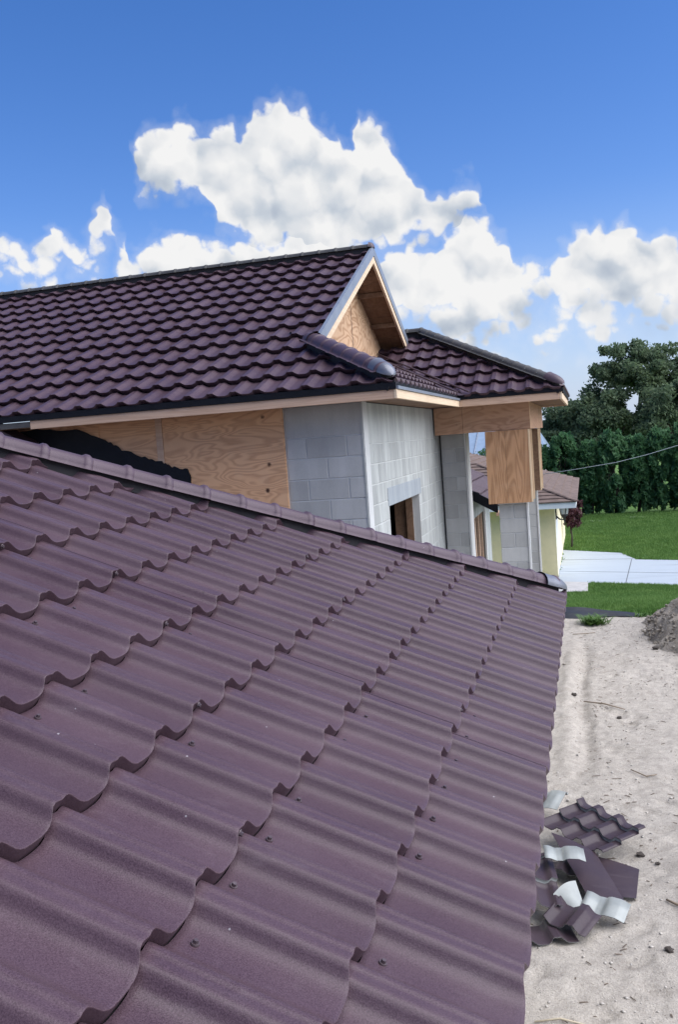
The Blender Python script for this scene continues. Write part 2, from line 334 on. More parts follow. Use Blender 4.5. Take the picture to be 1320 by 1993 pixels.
# ------------------------------------------------------------------ object helpers
WM = {}
def place(o, parent=None, mw=None):
    mw = mw if mw is not None else Matrix.Identity(4)
    WM[o.name] = mw
    if parent is not None:
        o.parent = parent
        o.matrix_basis = WM[parent.name].inverted() @ mw
    else: o.matrix_basis = mw
    return o
def tag(o, label=None, cat=None, group=None, kind=None):
    if label: o['label'] = label
    if cat: o['category'] = cat
    if group: o['group'] = group
    if kind: o['kind'] = kind
    return o
def thing(name, loc, label, cat, group=None):
    o = bpy.data.objects.new(name, None); COL.objects.link(o); o.empty_display_size = .2
    place(o, None, Matrix.Translation(loc)); return tag(o, label, cat, group)
class MB:
    def __init__(s): s.v = []; s.f = []; s.m = []
    def add(s, vs, fs, mi=0):
        k = len(s.v); s.v += [tuple(x) for x in vs]; s.f += [tuple(i + k for i in f) for f in fs]; s.m += [mi] * len(fs); return s
    def box(s, a, b, mi=0):
        x0, y0, z0 = a; x1, y1, z1 = b
        return s.add([(x0, y0, z0), (x1, y0, z0), (x1, y1, z0), (x0, y1, z0), (x0, y0, z1), (x1, y0, z1), (x1, y1, z1), (x0, y1, z1)],
                     [(0, 3, 2, 1), (4, 5, 6, 7), (0, 1, 5, 4), (1, 2, 6, 5), (2, 3, 7, 6), (3, 0, 4, 7)], mi)
    def prism(s, poly, d, mi=0):               # poly: list of 3D points (planar), extruded by vector d
        n = len(poly); d = Vector(d); P = [Vector(q) for q in poly]
        nrm = Vector((0, 0, 0))
        for i in range(n): nrm += P[i].cross(P[(i + 1) % n])
        if nrm.dot(d) > 0: P = P[::-1]
        vs = P + [q + d for q in P]
        fs = [tuple(range(n)), tuple(range(2 * n - 1, n - 1, -1))] + [(i, i + n, (i + 1) % n + n, (i + 1) % n)[::1] for i in range(n)]
        return s.add([tuple(q) for q in vs], fs, mi)
    def tube(s, pts, r, n=8, mi=0, cap=True):
        P = [Vector(q) for q in pts]; rr = r if isinstance(r, (list, tuple)) else [r] * len(P)
        vs = []; fs = []
        for i, q in enumerate(P):
            d = (P[min(i + 1, len(P) - 1)] - P[max(i - 1, 0)]).normalized()
            a = d.cross(Vector((0, 0, 1)) if abs(d.z) < .9 else Vector((1, 0, 0))).normalized(); c = d.cross(a)
            for k in range(n):
                th = 2 * math.pi * k / n; vs.append(tuple(q + (a * math.cos(th) + c * math.sin(th)) * rr[i]))
        for i in range(len(P) - 1):
            for k in range(n):
                fs.append((i * n + k, i * n + (k + 1) % n, (i + 1) * n + (k + 1) % n, (i + 1) * n + k))
        if cap: fs += [tuple(range(n))[::-1], tuple(range((len(P) - 1) * n, len(P) * n))]
        return s.add(vs, fs, mi)
    def mesh(s, name, mats, smooth=False):
        me = bpy.data.meshes.new(name); me.from_pydata(s.v, [], s.f)
        for mm in (mats if isinstance(mats, (list, tuple)) else [mats]): me.materials.append(mm)
        if any(s.m): me.polygons.foreach_set('material_index', s.m)
        if smooth: me.polygons.foreach_set('use_smooth', [True] * len(me.polygons))
        me.update(); return me
    def build(s, name, mats, parent=None, mw=None, smooth=False, bevel=0.0, recalc=True):
        me = s.mesh(name, mats, smooth)
        if bevel or recalc:
            bm = bmesh.new(); bm.from_mesh(me)
            if bevel: bmesh.ops.bevel(bm, geom=bm.edges[:], offset=bevel, segments=1, affect='EDGES', clamp_overlap=True)
            if recalc: bmesh.ops.recalc_face_normals(bm, faces=bm.faces[:])
            bm.to_mesh(me); bm.free()
        return link(name, me, parent, mw)
def link(name, me, parent=None, mw=None):
    o = bpy.data.objects.new(name, me); COL.objects.link(o); return place(o, parent, mw)
def rawmesh(name, V, F, mat, smooth=False):
    me = bpy.data.meshes.new(name); V = np.asarray(V, dtype=np.float32); F = np.asarray(F, dtype=np.int32); k = F.shape[1]
    me.vertices.add(len(V)); me.vertices.foreach_set('co', V.ravel())
    me.loops.add(F.size); me.loops.foreach_set('vertex_index', F.ravel())
    me.polygons.add(len(F)); me.polygons.foreach_set('loop_start', np.arange(0, F.size, k, dtype=np.int32)); me.polygons.foreach_set('loop_total', np.full(len(F), k, dtype=np.int32))
    if smooth: me.polygons.foreach_set('use_smooth', np.ones(len(F), dtype=bool))
    me.materials.append(mat); me.update(calc_edges=True); me.validate(); return me
def frame(O, X, Y):
    X = Vector(X).normalized(); Y = Vector(Y).normalized(); Z = X.cross(Y); O = Vector(O)
    return Matrix(((X.x, Y.x, Z.x, O.x), (X.y, Y.y, Z.y, O.y), (X.z, Y.z, Z.z, O.z), (0, 0, 0, 1)))

# smooth value noise for terrain (numpy)
def vnoise(x, y, s, seed=0):
    x = np.asarray(x) * s; y = np.asarray(y) * s
    def h(i, j):
        n = (i.astype(np.int64) * 374761393 + j.astype(np.int64) * 668265263 + seed * 974634777) & 0x7fffffff
        n = (n ^ (n >> 13)) * 1274126177 & 0x7fffffff
        return ((n ^ (n >> 16)) & 0xffff) / 65535.0
    i = np.floor(x); j = np.floor(y); fx = x - i; fy = y - j; fx = fx * fx * (3 - 2 * fx); fy = fy * fy * (3 - 2 * fy)
    return (h(i, j) * (1 - fx) + h(i + 1, j) * fx) * (1 - fy) + (h(i, j + 1) * (1 - fx) + h(i + 1, j + 1) * fx) * fy - .5
def gz(x, y):
    y = np.asarray(y, dtype=float); t = np.clip((y - 18.0) / 8.0, 0, 1); return -.8 * t * t * (3 - 2 * t)

# ------------------------------------------------------------------ ground
xs = np.concatenate([[-600, -200, -60, -20, -9, -5, -3, -2], np.arange(-1.4, 3.2, .035), [3.4, 4, 6, 10, 20, 60, 200, 600]])
ys = np.concatenate([[-200, -60, -20, -5, 0, 3], np.arange(4.6, 12, .035), np.arange(12, 20, .06), np.arange(20.2, 27, .4), [30, 36, 50, 80, 200, 600, 1500]])
X, Y = np.meshgrid(xs, ys)
Zr = .050 * vnoise(X, Y, 1.1, 1) + .034 * vnoise(X, Y, 3.1, 2) + .024 * vnoise(X, Y, 8.3, 3) + .016 * vnoise(X, Y, 19, 4)
Zr += -.06 * np.exp(-((X + .20 - .03 * np.sin(Y * 1.3)) / .09) ** 2) * np.clip((Y - 9.5) / 1.5, 0, 1) * np.clip((17 - Y) / 2, 0, 1)
Zr += .035 * np.exp(-((X + .42 - .03 * np.sin(Y * 1.3)) / .10) ** 2) * np.clip((Y - 9.5) / 1.5, 0, 1) * np.clip((17 - Y) / 2, 0, 1)
for _ in range(70):
    fx_, fy_ = RNG.uniform(-.6, 1.8), RNG.uniform(5.4, 17); fa_ = RNG.uniform(0, 3.1)
    du_ = (X - fx_) * math.cos(fa_) + (Y - fy_) * math.sin(fa_); dv_ = -(X - fx_) * math.sin(fa_) + (Y - fy_) * math.cos(fa_)
    q_ = (du_ / .13) ** 2 + (dv_ / .055) ** 2; Zr += -.022 * np.exp(-q_ ** 2) + .010 * np.exp(-(q_ - 1.9) ** 2 * 3)
Zr = Zr * np.clip((19.5 - Y) / 1.5, 0, 1) * np.clip((Y - 3) / 1, 0, 1)
Zg = gz(X, Y) + Zr
nx, ny = len(xs), len(ys)
I = (np.arange(ny - 1)[:, None] * nx + np.arange(nx - 1)[None, :]).ravel()
Fq = np.stack([I, I + 1, I + nx + 1, I + nx], 1)
ground = link('ground', rawmesh('ground', np.stack([X, Y, Zg], -1).reshape(-1, 3), Fq, M['sand'], True)); tag(ground, kind='structure')
# lawn sheet
xs = np.concatenate([[-400, -100, -30, -10, -5, -3], np.arange(-2, 6, .12), [7, 10, 20, 50, 120, 400]])
ys = np.concatenate([np.arange(0, 9, .12), np.arange(9, 40, .6), [45, 60, 100, 300, 900]])
X, V = np.meshgrid(xs, ys)
edge = 18.55 + .12 * vnoise(X, X * 0, 2.3, 5) + .10 * vnoise(X, X * 0, 6, 6) + .12 * np.sin(X * .7)
Y = edge + V
Z = gz(X, Y) + .012 + .05 * vnoise(X, Y, .9, 8) * np.clip(V / 2, 0, 1) * np.clip((26 - Y) / 3, 0, 1)
nx, ny = len(xs), len(ys); I = (np.arange(ny - 1)[:, None] * nx + np.arange(nx - 1)[None, :]).ravel()
lawn = link('lawn', rawmesh('lawn', np.stack([X, Y, Z], -1).reshape(-1, 3), np.stack([I, I + 1, I + nx + 1, I + nx], 1), M['lawn'], True)); tag(lawn, kind='structure')
GR = -.8
mb = MB()
dp = [(-.99, 27.30), (2.4, 26.15), (9, 24.0), (9, 29.2), (2.70, 30.95), (1.44, 31.42), (1.02, 33.16), (-.99, 34.5)]
mb.prism([(x, y, GR - .1) for x, y in dp], (0, 0, .14)); drv = tag(mb.build('driveway', M['drive']), kind='structure')
zj = GR + .0412
for (a, b_) in (((-.98, 29.4), (9, 26.3)), ((-.98, 31.9), (1.35, 31.6)), ((.9, 26.7), (1.3, 31.6)), ((3.6, 25.8), (4.0, 30.5))):
    d = Vector((b_[0] - a[0], b_[1] - a[1], 0)).normalized(); e = Vector((-d.y, d.x, 0)) * .011
    A_, B_ = Vector((*a, zj)), Vector((*b_, zj)); mb = MB(); mb.prism([A_ + e, A_ - e, B_ - e, B_ + e], (0, 0, .003)); mb.build('expansion_joint', M['joint'], drv)
mb = MB(); mb.prism([(-1.0, 25.55, GR - .1), (-.14, 25.50, GR - .1), (-.13, 27.0, GR - .1), (-1.0, 27.29, GR - .1)], (0, 0, .17)); tag(mb.build('path', M['slab'], bevel=.01), kind='structure')
# two flat stones far out in the lawn
for (x, y, l, lab) in ((.38, 44.2, .75, 'pale flat stone lying in the far lawn near the purple tree'), (2.25, 45.3, .8, 'pale flat stone in the far lawn close under the hedge')):
    mb = MB(); mb.box((x - l / 2, y - .25, GR - .03), (x + l / 2, y + .25, GR + .07)); o = mb.build('flat_stone', M['slab'], bevel=.02); tag(o, lab, 'stone')

# grass blades (uncountable)
def grass(name, n, xr, yr, hgt, avoid):
    x = RNG.uniform(*xr, n * 2); y = RNG.uniform(*yr, n * 2); ok = np.ones(len(x), bool)
    for f in avoid: ok &= ~f(x, y)
    x = x[ok][:n]; y = y[ok][:n]; n = len(x)
    z = gz(x, y) + .01
    k = 4; V = []; F = []
    a = RNG.uniform(0, 2 * np.pi, (n, k)); hh = hgt * RNG.uniform(.5, 1.3, (n, k)); ox = RNG.normal(0, .03, (n, k)); oy = RNG.normal(0, .03, (n, k))
    w = .007 + .006 * RNG.random((n, k)) + (np.clip(y - 24, 0, 30) * .0007)[:, None]
    bx = x[:, None] + ox; by = y[:, None] + oy; lean = hh * RNG.uniform(.2, .9, (n, k)); la = RNG.uniform(0, 2 * np.pi, (n, k))
    p0 = np.stack([bx - np.cos(a) * w, by - np.sin(a) * w, np.broadcast_to(z[:, None], bx.shape)], -1)
    p1 = np.stack([bx + np.cos(a) * w, by + np.sin(a) * w, np.broadcast_to(z[:, None], bx.shape)], -1)
    p2 = np.stack([bx + np.cos(la) * lean, by + np.sin(la) * lean, z[:, None] + hh], -1)
    V = np.stack([p0, p1, p2], 2).reshape(-1, 3); F = np.arange(len(V)).reshape(-1, 3)
    o = link(name, rawmesh(name, V, F, M['grass'])); tag(o, 'short green lawn grass beyond the sandy lot', 'grass', kind='stuff')
def inpoly(poly):
    def f(x, y):
        c = np.zeros(len(x), bool); n = len(poly)
        for i in range(n):
            x0, y0 = poly[i]; x1, y1 = poly[(i + 1) % n]
            m_ = ((y0 > y) != (y1 > y)) & (x < (x1 - x0) * (y - y0) / (y1 - y0 + 1e-12) + x0); c ^= m_
        return c
    return f
grass('grass', 34000, (-1.3, 3.6), (18.6, 27.2), .085, [inpoly(dp), lambda x, y: (x < -.1) & (y > 25.45), lambda x, y: y < 18.62 + .2 * np.abs(vnoise(x, x * 0, 5, 9))])
grass('grass', 42000, (-1.0, 5.5), (29.5, 47.5), .10, [inpoly(dp)])

# ------------------------------------------------------------------ metal tile profile
TW = .23; TH = .030; RISE = .033
PV = np.array([0, .04, .09, .14, .19, .25, .31, .42, .54, .62, .68, .72, .75, .78, .82, .87, .915, .945, .97, 1.0])
PH = np.array([0, -.0008, -.0065, -.014, -.021, -.0262, -.029, -.030, -.030, -.0285, -.025, -.019, -.0105, -.0030, -.0004, -.0006, -.0018, -.0019, -.0005, 0])
PH = PH * 1.22
def prof(v):
    v = np.mod(v, 1.0); return np.interp(v, PV, PH)
def tile_rows(c, under=.007, rise=None):
    RISE = rise or globals()['RISE']
    #   (distance up the slope from the bottom edge, height drop)
    return [(c + .004, -RISE * 1.0), (c * .7, -RISE * .7), (c * .4, -RISE * .4), (c * .12, -RISE * .12), (.010, -.0006), (.0022, -.0001), (.0005, -.0009), (-.0001, -.0024), (.0004, -.0042), (under, -RISE - .004)]
def tile_arrays(c, cols=None, under=.007, hs=1.0, rise=None):
    v = PV if cols is None else cols
    rows = tile_rows(c, under, rise); P = np.zeros((len(rows), len(v), 3))
    h = np.interp(v, PV, PH) * hs; d = -.62 * h
    for i, (s, z) in enumerate(rows):
        P[i, :, 0] = v * TW; P[i, :, 1] = s - d; P[i, :, 2] = h + z
    return P
def tile_mesh(name, c, mat, cols=None, under=None):
    P = tile_arrays(c, cols, .026, .74, .046) if cols is not None else tile_arrays(c, cols, .008); nr, nc = P.shape[:2]
    # analytic-ish normals from a periodic extension so neighbouring tiles join without a seam
    ext = np.concatenate([P[:, -2:-1] - [TW, 0, 0], P, P[:, 1:2] + [TW, 0, 0]], 1)
    dv = ext[:, 2:] - ext[:, :-2]
    du = np.zeros_like(P); du[1:-1] = P[:-2] - P[2:]; du[0] = P[0] - P[1]; du[-1] = P[-2] - P[-1]
    N = np.cross(dv, du); N /= np.linalg.norm(N, axis=-1, keepdims=True)
    I = (np.arange(nr - 1)[:, None] * nc + np.arange(nc - 1)[None, :]).ravel()
    F = np.stack([I + nc, I + nc + 1, I + 1, I], 1)
    me = rawmesh(name, P.reshape(-1, 3), F, mat, True)
    me.normals_split_custom_set_from_vertices([tuple(q) for q in N.reshape(-1, 3)])
    return me
COARSE = PV[[0, 1, 3, 5, 6, 8, 9, 11, 13, 14, 16, 18, 19]]
_tm = {}
def clip_mesh(me, off, planes, name):
    bm = bmesh.new(); bm.from_mesh(me); bmesh.ops.translate(bm, verts=bm.verts[:], vec=off)
    for co, no in planes:
        bmesh.ops.bisect_plane(bm, geom=bm.verts[:] + bm.edges[:] + bm.faces[:], dist=1e-5, plane_co=co, plane_no=no, clear_outer=True)
        if not bm.faces: break
    n = len(bm.faces); me2 = None
    if n:
        bmesh.ops.translate(bm, verts=bm.verts[:], vec=-Vector(off)); me2 = bpy.data.meshes.new(name); bm.to_mesh(me2); me2.materials.clear(); me2.materials.append(me.materials[0])
    bm.free(); return me2
def lay_tiles(deck, mw, poly, c, phase, coarse=False, mat='tile', stuff_left=None, kr=(0, 999)):
    """poly: convex counter-clockwise outline in slope coordinates; stuff_left: function(x, s) true where tiles are joined into one part"""
    key = (round(c, 4), coarse, mat)
    if key not in _tm: _tm[key] = tile_mesh('tile', c, M[mat], COARSE if coarse else None)
    me = _tm[key]
    planes = []
    n = len(poly)
    for i in range(n):
        a = Vector((*poly[i], 0)); b_ = Vector((*poly[(i + 1) % n], 0)); d = (b_ - a).normalized()
        planes.append((a, Vector((d.y, -d.x, 0))))
    x0 = min(q[0] for q in poly); x1 = max(q[0] for q in poly); s1 = max(q[1] for q in poly)
    j0 = math.floor((x0 - phase) / TW); j1 = math.ceil((x1 - phase) / TW); k1 = math.ceil(s1 / c)
    bulk = MB(); cnt = 0
    for k in range(max(0, kr[0]), min(k1, kr[1])):
        for j in range(j0, j1):
            x = phase + j * TW; s = k * c
            cs = [Vector((x + a * TW, s + b_, 0)) for a in (0, 1) for b_ in (-.02, c)]
            worst = 1; out = False
            need = []
            for co, no in planes:
                ds = [(q - co).dot(no) for q in cs]
                if min(ds) > -.012: out = True; break
                if max(ds) > 1e-4 and not (abs(no.y + 1) < 1e-3): need.append((co, no))
            if out: continue
            use = me
            if need:
                use = clip_mesh(me, (x, s, 0), need, 'tile')
                if use is None or len(use.polygons) < 3: continue
                use.polygons.foreach_set('use_smooth', [True] * len(use.polygons))
            if stuff_left and stuff_left(x, s):
                bulk.add([(q.co.x + x, q.co.y + s, q.co.z) for q in use.vertices], [tuple(p.vertices) for p in use.polygons])
                continue
            link('tile', use, deck, mw @ Matrix.Translation((x, s, (.0009 if coarse else .0010) if (j // 5) % 2 else 0.0))); cnt += 1
    if bulk.v:
        o = link('tile_field', bulk.mesh('tile_field', M[mat], True), deck, mw); o['kind'] = 'stuff'
    return cnt
def deck_mesh(poly, z=-.075, th=.04):
    mb = MB(); mb.prism([(x, y, z - th) for x, y in poly], (0, 0, th)); return mb

# barrel ridge caps: module along +X local, cross-section in YZ
def cap_mesh(name, L, r, mat, flange=.02, collar=.012, sq=.82):
    mb = MB(); xsec = [(0, 1.0), (.76, 1.0), (.80, 1.0 + collar / r * .5), (.84, 1 + collar / r), (.92, 1 + collar / r), (.97, 1 + collar / r * .4), (1.0, 1.0)]
    ang = [R(a) for a in range(0, 181, 15)]
    vs = []; nc = len(ang) + 2
    for (u, f) in xsec:
        row = [(u * L, r * f + flange, -.004)] + [(u * L, r * f * math.cos(a), r * f * math.sin(a) * sq) for a in ang] + [(u * L, -r * f - flange, -.004)]
        vs += row
    fs = []
    for i in range(len(xsec) - 1):
        for k in range(nc - 1): fs.append((i * nc + k, i * nc + k + 1, (i + 1) * nc + k + 1, (i + 1) * nc + k))
    mb.add(vs, fs); me = mb.mesh(name, M[mat], True); return me
def caps_along(parent, A, B, mod, r, mat, name='ridge_cap', up=None, **kw):
    A = Vector(A); B = Vector(B); d = B - A; n = max(1, round(d.length / mod)); L = d.length / n; me = cap_mesh(name, L, r, mat, **kw)
    X = d.normalized(); up = Vector(up or (0, 0, 1)); Y = up.cross(X).normalized()
    for i in range(n):
        jit = Matrix.Rotation(RNG.normal(0, .006), 4, 'Z') @ Matrix.Rotation(RNG.normal(0, .008), 4, 'X')
        link(name, me, parent, frame(A + X * L * i, X, Y) @ jit)
def dome(parent, P, X, up, r, L, mat, name='end_cap', flange=.02):
    """closed, rounded starter cap, nose towards +X"""
    mb = MB(); vs = []; ang = [R(a) for a in range(0, 181, 12)]; us = [0, .06, .35, .55, .72, .86, .95, 1.0]; rs = [1.12, 1.08, 1.06, 1.0, .88, .68, .42, .12]
    for u, f in zip(us, rs): vs += [(u * L, r * f * math.cos(a) * (1 if u < .4 else 1.0), r * f * math.sin(a) * .9 - .12 * r * u) for a in ang]
    nc = len(ang); fs = []
    for i in range(len(us) - 1):
        for k in range(nc - 1): fs.append((i * nc + k, i * nc + k + 1, (i + 1) * nc + k + 1, (i + 1) * nc + k))
    mb.add(vs, fs)
    X = Vector(X).normalized(); Y = Vector(up).cross(X).normalized()
    return mb.build(name, M[mat], parent, frame(P, X, Y), smooth=True)

# block walls --------------------------------------------------------------
BH = .2; BL = .4; DEPTH = {'block': -.0055, 'block_white': -.0042}
def block_mesh(mat, L=BL, hh=BH, dep=.02, j=.005):
    mb = MB(); c = .004
    x0, x1, z0, z1 = j, L - j, j, hh - j
    vs = [(x0, dep, z0), (x1, dep, z0), (x1, dep, z1), (x0, dep, z1), (x0, c, z0), (x1, c, z0), (x1, c, z1), (x0, c, z1),
          (x0 + c, 0, z0 + c), (x1 - c, 0, z0 + c), (x1 - c, 0, z1 - c), (x0 + c, 0, z1 - c)]
    fs = [(8, 9, 10, 11)]
    for a, b_ in ((4, 8), (0, 4)):
        for i in range(4): fs.append((a + i, a + (i + 1) % 4, b_ + (i + 1) % 4, b_ + i))
    mb.add(vs, fs); return mb
_bm = {}
def lay_blocks(wall, O, X, width, ztop, rows, mat, hole=None, start=0.0, first=0):
    """blocks hung on a wall face: O at the bottom-left (z = 0) corner of the face, X along it; outward normal = X x Z"""
    X = Vector(X).normalized(); Zv = Vector((0, 0, 1)); out = X.cross(Zv)
    mw0 = Matrix(((X.x, -out.x, 0, O[0]), (X.y, -out.y, 0, O[1]), (X.z, -out.z, 1, 0), (0, 0, 0, 1)))
    for r_ in range(rows):
        z0 = ztop - (r_ + 1) * BH
        xs_ = [0.0]; x = start + (BL / 2 if (r_ + first) % 2 else BL)
        while x < width - .04: xs_.append(x); x += BL
        xs_.append(width)
        for a, b_ in zip(xs_[:-1], xs_[1:]):
            segs = [(a, b_, z0, z0 + BH)]
            if hole and z0 < hole[3] - .001 and z0 + BH > hole[2] + .001:
                segs = []
                if a < hole[0] - .02: segs.append((a, min(b_, hole[0]), z0, z0 + BH))
                if b_ > hole[1] + .02: segs.append((max(a, hole[1]), b_, z0, z0 + BH))
                if a >= hole[0] - .02 and b_ <= hole[1] + .02: segs = []
            for (p, q, zz, z2) in segs:
                L = round(q - p, 3)
                if L < .05: continue
                key = (mat, L)
                if key not in _bm: _bm[key] = block_mesh(mat, L).mesh('block', M[mat])
                link('block', _bm[key], wall, mw0 @ Matrix.Translation((p, DEPTH[mat] + random.uniform(-.001, .001), zz)))

# ================================================================== THE NEAR WING (foreground roof)
NS = R(25.408); NC = .3343
wing = thing('house_wing', (-3.0, 2.0, 0), 'low house wing whose purple-brown metal tile roof fills the foreground', 'building')
NO = Vector((-.1776, 1.8578, 2.6784))
fr_near = frame(NO, (0, 1, 0), (-math.cos(NS), 0, math.sin(NS)))
cn, sn = math.cos(NS), math.sin(NS)
HX = 4.615                                  # hip meets the eave here (slope coordinate)
def near_poly(trim, s1, x0=-1.75): return [(x0, 0), (HX - trim, 0), (HX - trim - s1 * cn, s1), (x0, s1)]
deck = deck_mesh([(-4, .03), (HX - .03, .03), (HX - .03 - 3.6 * cn, 3.6), (-4, 3.6)], -.084).build('roof_slope', M['underlay'], wing, fr_near)
lay_tiles(deck, fr_near, near_poly(.055, 3.6), NC, 0.0)
# hidden slope on the far side of the hip, and eaves board, walls
fr_back = frame((NO.x - .1, NO.y + HX, NO.z), (-1, 0, 0), (0, -cn, sn))
deck_mesh([(.05, 0), (7, 0), (7, 3.4), (.05 + 3.4 * cn, 3.4)], -.084).build('roof_slope', M['tile'], wing, fr_back)
MB().box((-.255, -2, 2.52), (-.235, 6.38, 2.63)).build('fascia_board', M['lumber'], wing)
mb = MB(); mb.box((-.8, -2, 0), (-.6, 6.05, 2.56)); mb.box((-7, 5.85, 0), (-.8, 6.05, 2.56)); mb.build('wall', M['block'], wing)
# screws
mb = MB()
def disc(mb, r, z0, z1, n, r2=None):
    r2 = r2 or r; k = [(r * math.cos(2 * math.pi * i / n), r * math.sin(2 * math.pi * i / n), z0) for i in range(n)] + [(r2 * math.cos(2 * math.pi * i / n), r2 * math.sin(2 * math.pi * i / n), z1) for i in range(n)]
    mb.add(k, [(i, (i + 1) % n, n + (i + 1) % n, n + i) for i in range(n)] + [tuple(range(n, 2 * n))])
disc(mb, .0092, 0, .0026, 14, .0084); disc(mb, .0056, .0026, .0088, 6, .0052)
screw_me = mb.mesh('screw', M['screw'])
for k in range(0, 6):
    for j in range(-4, 19):
        x = j * TW; pr = .97 if k == 0 else .62
        if random.random() > pr: continue
        v = random.uniform(.33, .46); s = (k + 1) * NC - .022 - .028 - random.uniform(0, .012)
        if x + v * TW > HX - .2 - s * cn: continue
        z = prof(v) - RISE * (s - k * NC) / NC
        link('screw', screw_me, deck, fr_near @ Matrix.Translation((x + v * TW, s, float(z))) @ Matrix.Rotation(random.random() * 3, 4, 'Z') @ Matrix.Rotation(random.uniform(-.12, .12), 4, 'X'))
for (k, j, v) in ((2, -1, .86), (3, 1, .97), (4, 3, .9), (3, 8, .95), (5, 4, .92), (6, 3, .90), (7, 2, .5), (1, 5, .9), (4, 10, .93)):
    x = j * TW; h = float(prof(v)); s = k * NC + .62 * h - .0005
    link('screw', screw_me, deck, fr_near @ Matrix.Translation((x + v * TW, s, h - .014)) @ Matrix.Rotation(R(90), 4, 'X'))
# hip caps: from the eave corner up and back
hipA = Vector((-.255, 6.395, 2.703)); hipdir = Vector((-1, -1, math.tan(NS)))
hb = hipA + hipdir * 2.95
caps_along(wing, hb, hipA, .219, .064, 'cap', name='hip_cap', flange=.012, collar=.011, sq=1.0)
# dark filler strip below the caps
mb = MB(); off = Vector((1, -1, 0)).normalized() * .04
A_ = hipA + Vector((0, 0, -.004)); B_ = hb + Vector((0, 0, -.004))
mb.prism([A_ + off, A_ - off, B_ - off, B_ + off], (0, 0, -.06)); mb.build('closure_strip', M['underlay'], wing)
dome(wing, hipA + Vector((-.10, -.10, .042)), (1, 1, -.42), (0, 0, 1), .080, .25, 'grey_metal', 'end_cap')

# ================================================================== THE HOUSE
MS = R(26.276); MC = .35507; cm, sm, tm = math.cos(MS), math.sin(MS), math.tan(MS)
house = thing('house', (-5, 12, 0), 'unfinished block and plywood house with purple-brown tile roof, gable and portico', 'house')
EZ = 4.336
# --- main slope facing the camera
MO = Vector((-1.928, 7.8692, EZ)); fr_main = frame(MO, (1, 0, 0), (0, cm, sm))
SR = 4.46; RX = -.655
mb = deck_mesh([(-8.5, .03), (RX - .01, .03), (RX - .01, SR), (-8.5, SR)], -.088); mb.prism([(RX - .0098, .03, -.128), (.33, .03, -.128), (RX - .0098, (.33 - RX) / cm, -.128)], (0, 0, .04)); deck = mb.build('roof_slope', M['underlay'], house, fr_main)
for pl, kr in (([(-8.4, 0), (.32, 0), (.32 - SR * cm, SR), (-8.4, SR)], (0, 3)), ([(-8.4, 0), (RX, 0), (RX, SR), (-8.4, SR)], (3, 99))):
    lay_tiles(deck, fr_main, pl, MC, 0.0, coarse=True, stuff_left=lambda x, s: x < -3.95 - s * .56, kr=kr)
# --- back slope (only its gable edge shows)
fr_b = frame((MO.x - .65, 2 * 11.87 - MO.y, EZ), (-1, 0, 0), (0, -cm, sm))
deck = deck_mesh([(.0, 1.6), (8, 1.6), (8, SR), (0, SR)], -.098).build('roof_slope', M['underlay'], house, fr_b)
lay_tiles(deck, fr_b, [(.0, 2.1), (.72, 2.1), (.72, SR), (0, SR)], MC, .03, coarse=True)
# --- hip slope under the gable
HO = Vector((-1.57, 7.85, EZ)); fr_h = frame(HO, (0, 1, 0), (-cm, 0, sm))
deck = deck_mesh([(.02, .02), (4.15, .02), (4.15 + 1.42, 1.58), (1.42, 1.58)], -.098).build('roof_slope', M['underlay'], house, fr_h)
lay_tiles(deck, fr_h, [(.04, 0), (4.08, 0), (4.08 + 1.38, 1.54), (1.42, 1.54)], MC, .05, coarse=True)
# --- portico roof
WX, WY, HWD = -.22, 12.0, 2.15
fr_w = frame((WX, WY, EZ), (1, 0, 0), (0, cm, sm))
SW = HWD / cm
deck = deck_mesh([(-1.36, .02), (-.02, .02), (-HWD, SW), (-1.36 - HWD, SW)], -.098).build('roof_slope', M['underlay'], house, fr_w)
lay_tiles(deck, fr_w, [(-1.28, 0), (-.05, 0), (-.05 - HWD, SW), (-1.28 - HWD, SW)], MC, .02, coarse=True)
fr_w2 = frame((WX, WY, EZ), (0, 1, 0), (-cm, 0, sm))
deck = deck_mesh([(.02, .02), (2 * HWD - .02, .02), (HWD, SW)], -.098).build('roof_slope', M['underlay'], house, fr_w2)
lay_tiles(deck, fr_w2, [(.06, 0), (2 * HWD - .06, 0), (HWD, SW - .06)], MC, .02, coarse=True)
fr_w3 = frame((WX, WY + 2 * HWD, EZ), (-1, 0, 0), (0, -cm, sm))
deck_mesh([(.02, .02), (4, .02), (4, SW), (HWD, SW)], -.098).build('roof_slope', M['tile'], house, fr_w3)
# --- caps
RZ = EZ + (11.87 - MO.y) * tm
caps_along(house, (-10.2, 11.87, RZ - .01), (-2.56, 11.87, RZ - .01), .232, .072, 'stone_cap', flange=.03, collar=.010, sq=.75)
dome(house, (-2.60, 11.87, RZ - .005), (1, 0, 0), (0, 0, 1), .074, .07, 'cap_dark')
hA = Vector((-1.60, 7.88, EZ + .02)); hd = Vector((-1, 1, tm)); hB = hA + hd * 1.02
caps_along(house, hB, hA + hd * .08, .19, .094, 'cap', name='hip_cap', flange=.035, collar=.012, sq=.80)
dome(house, hA + hd * .17 + Vector((0, 0, .005)), (1, -1, -tm), (0, 0, 1), .090, .26, 'grey_metal')
dome(house, hB - hd * .06, (-1, 1, tm), (0, 0, 1), .090, .12, 'cap')
wA = Vector((WX - .04, WY + .04, EZ + .02)); wB = Vector((WX - HWD, WY + HWD, EZ + HWD * tm + .02))
caps_along(house, wB, wA + hd * .12, .232, .075, 'stone_cap', name='hip_cap', flange=.03, collar=.009, sq=.8)
dome(house, wA + hd * .16, (1, -1, -tm), (0, 0, 1), .085, .28, 'cap_dark')
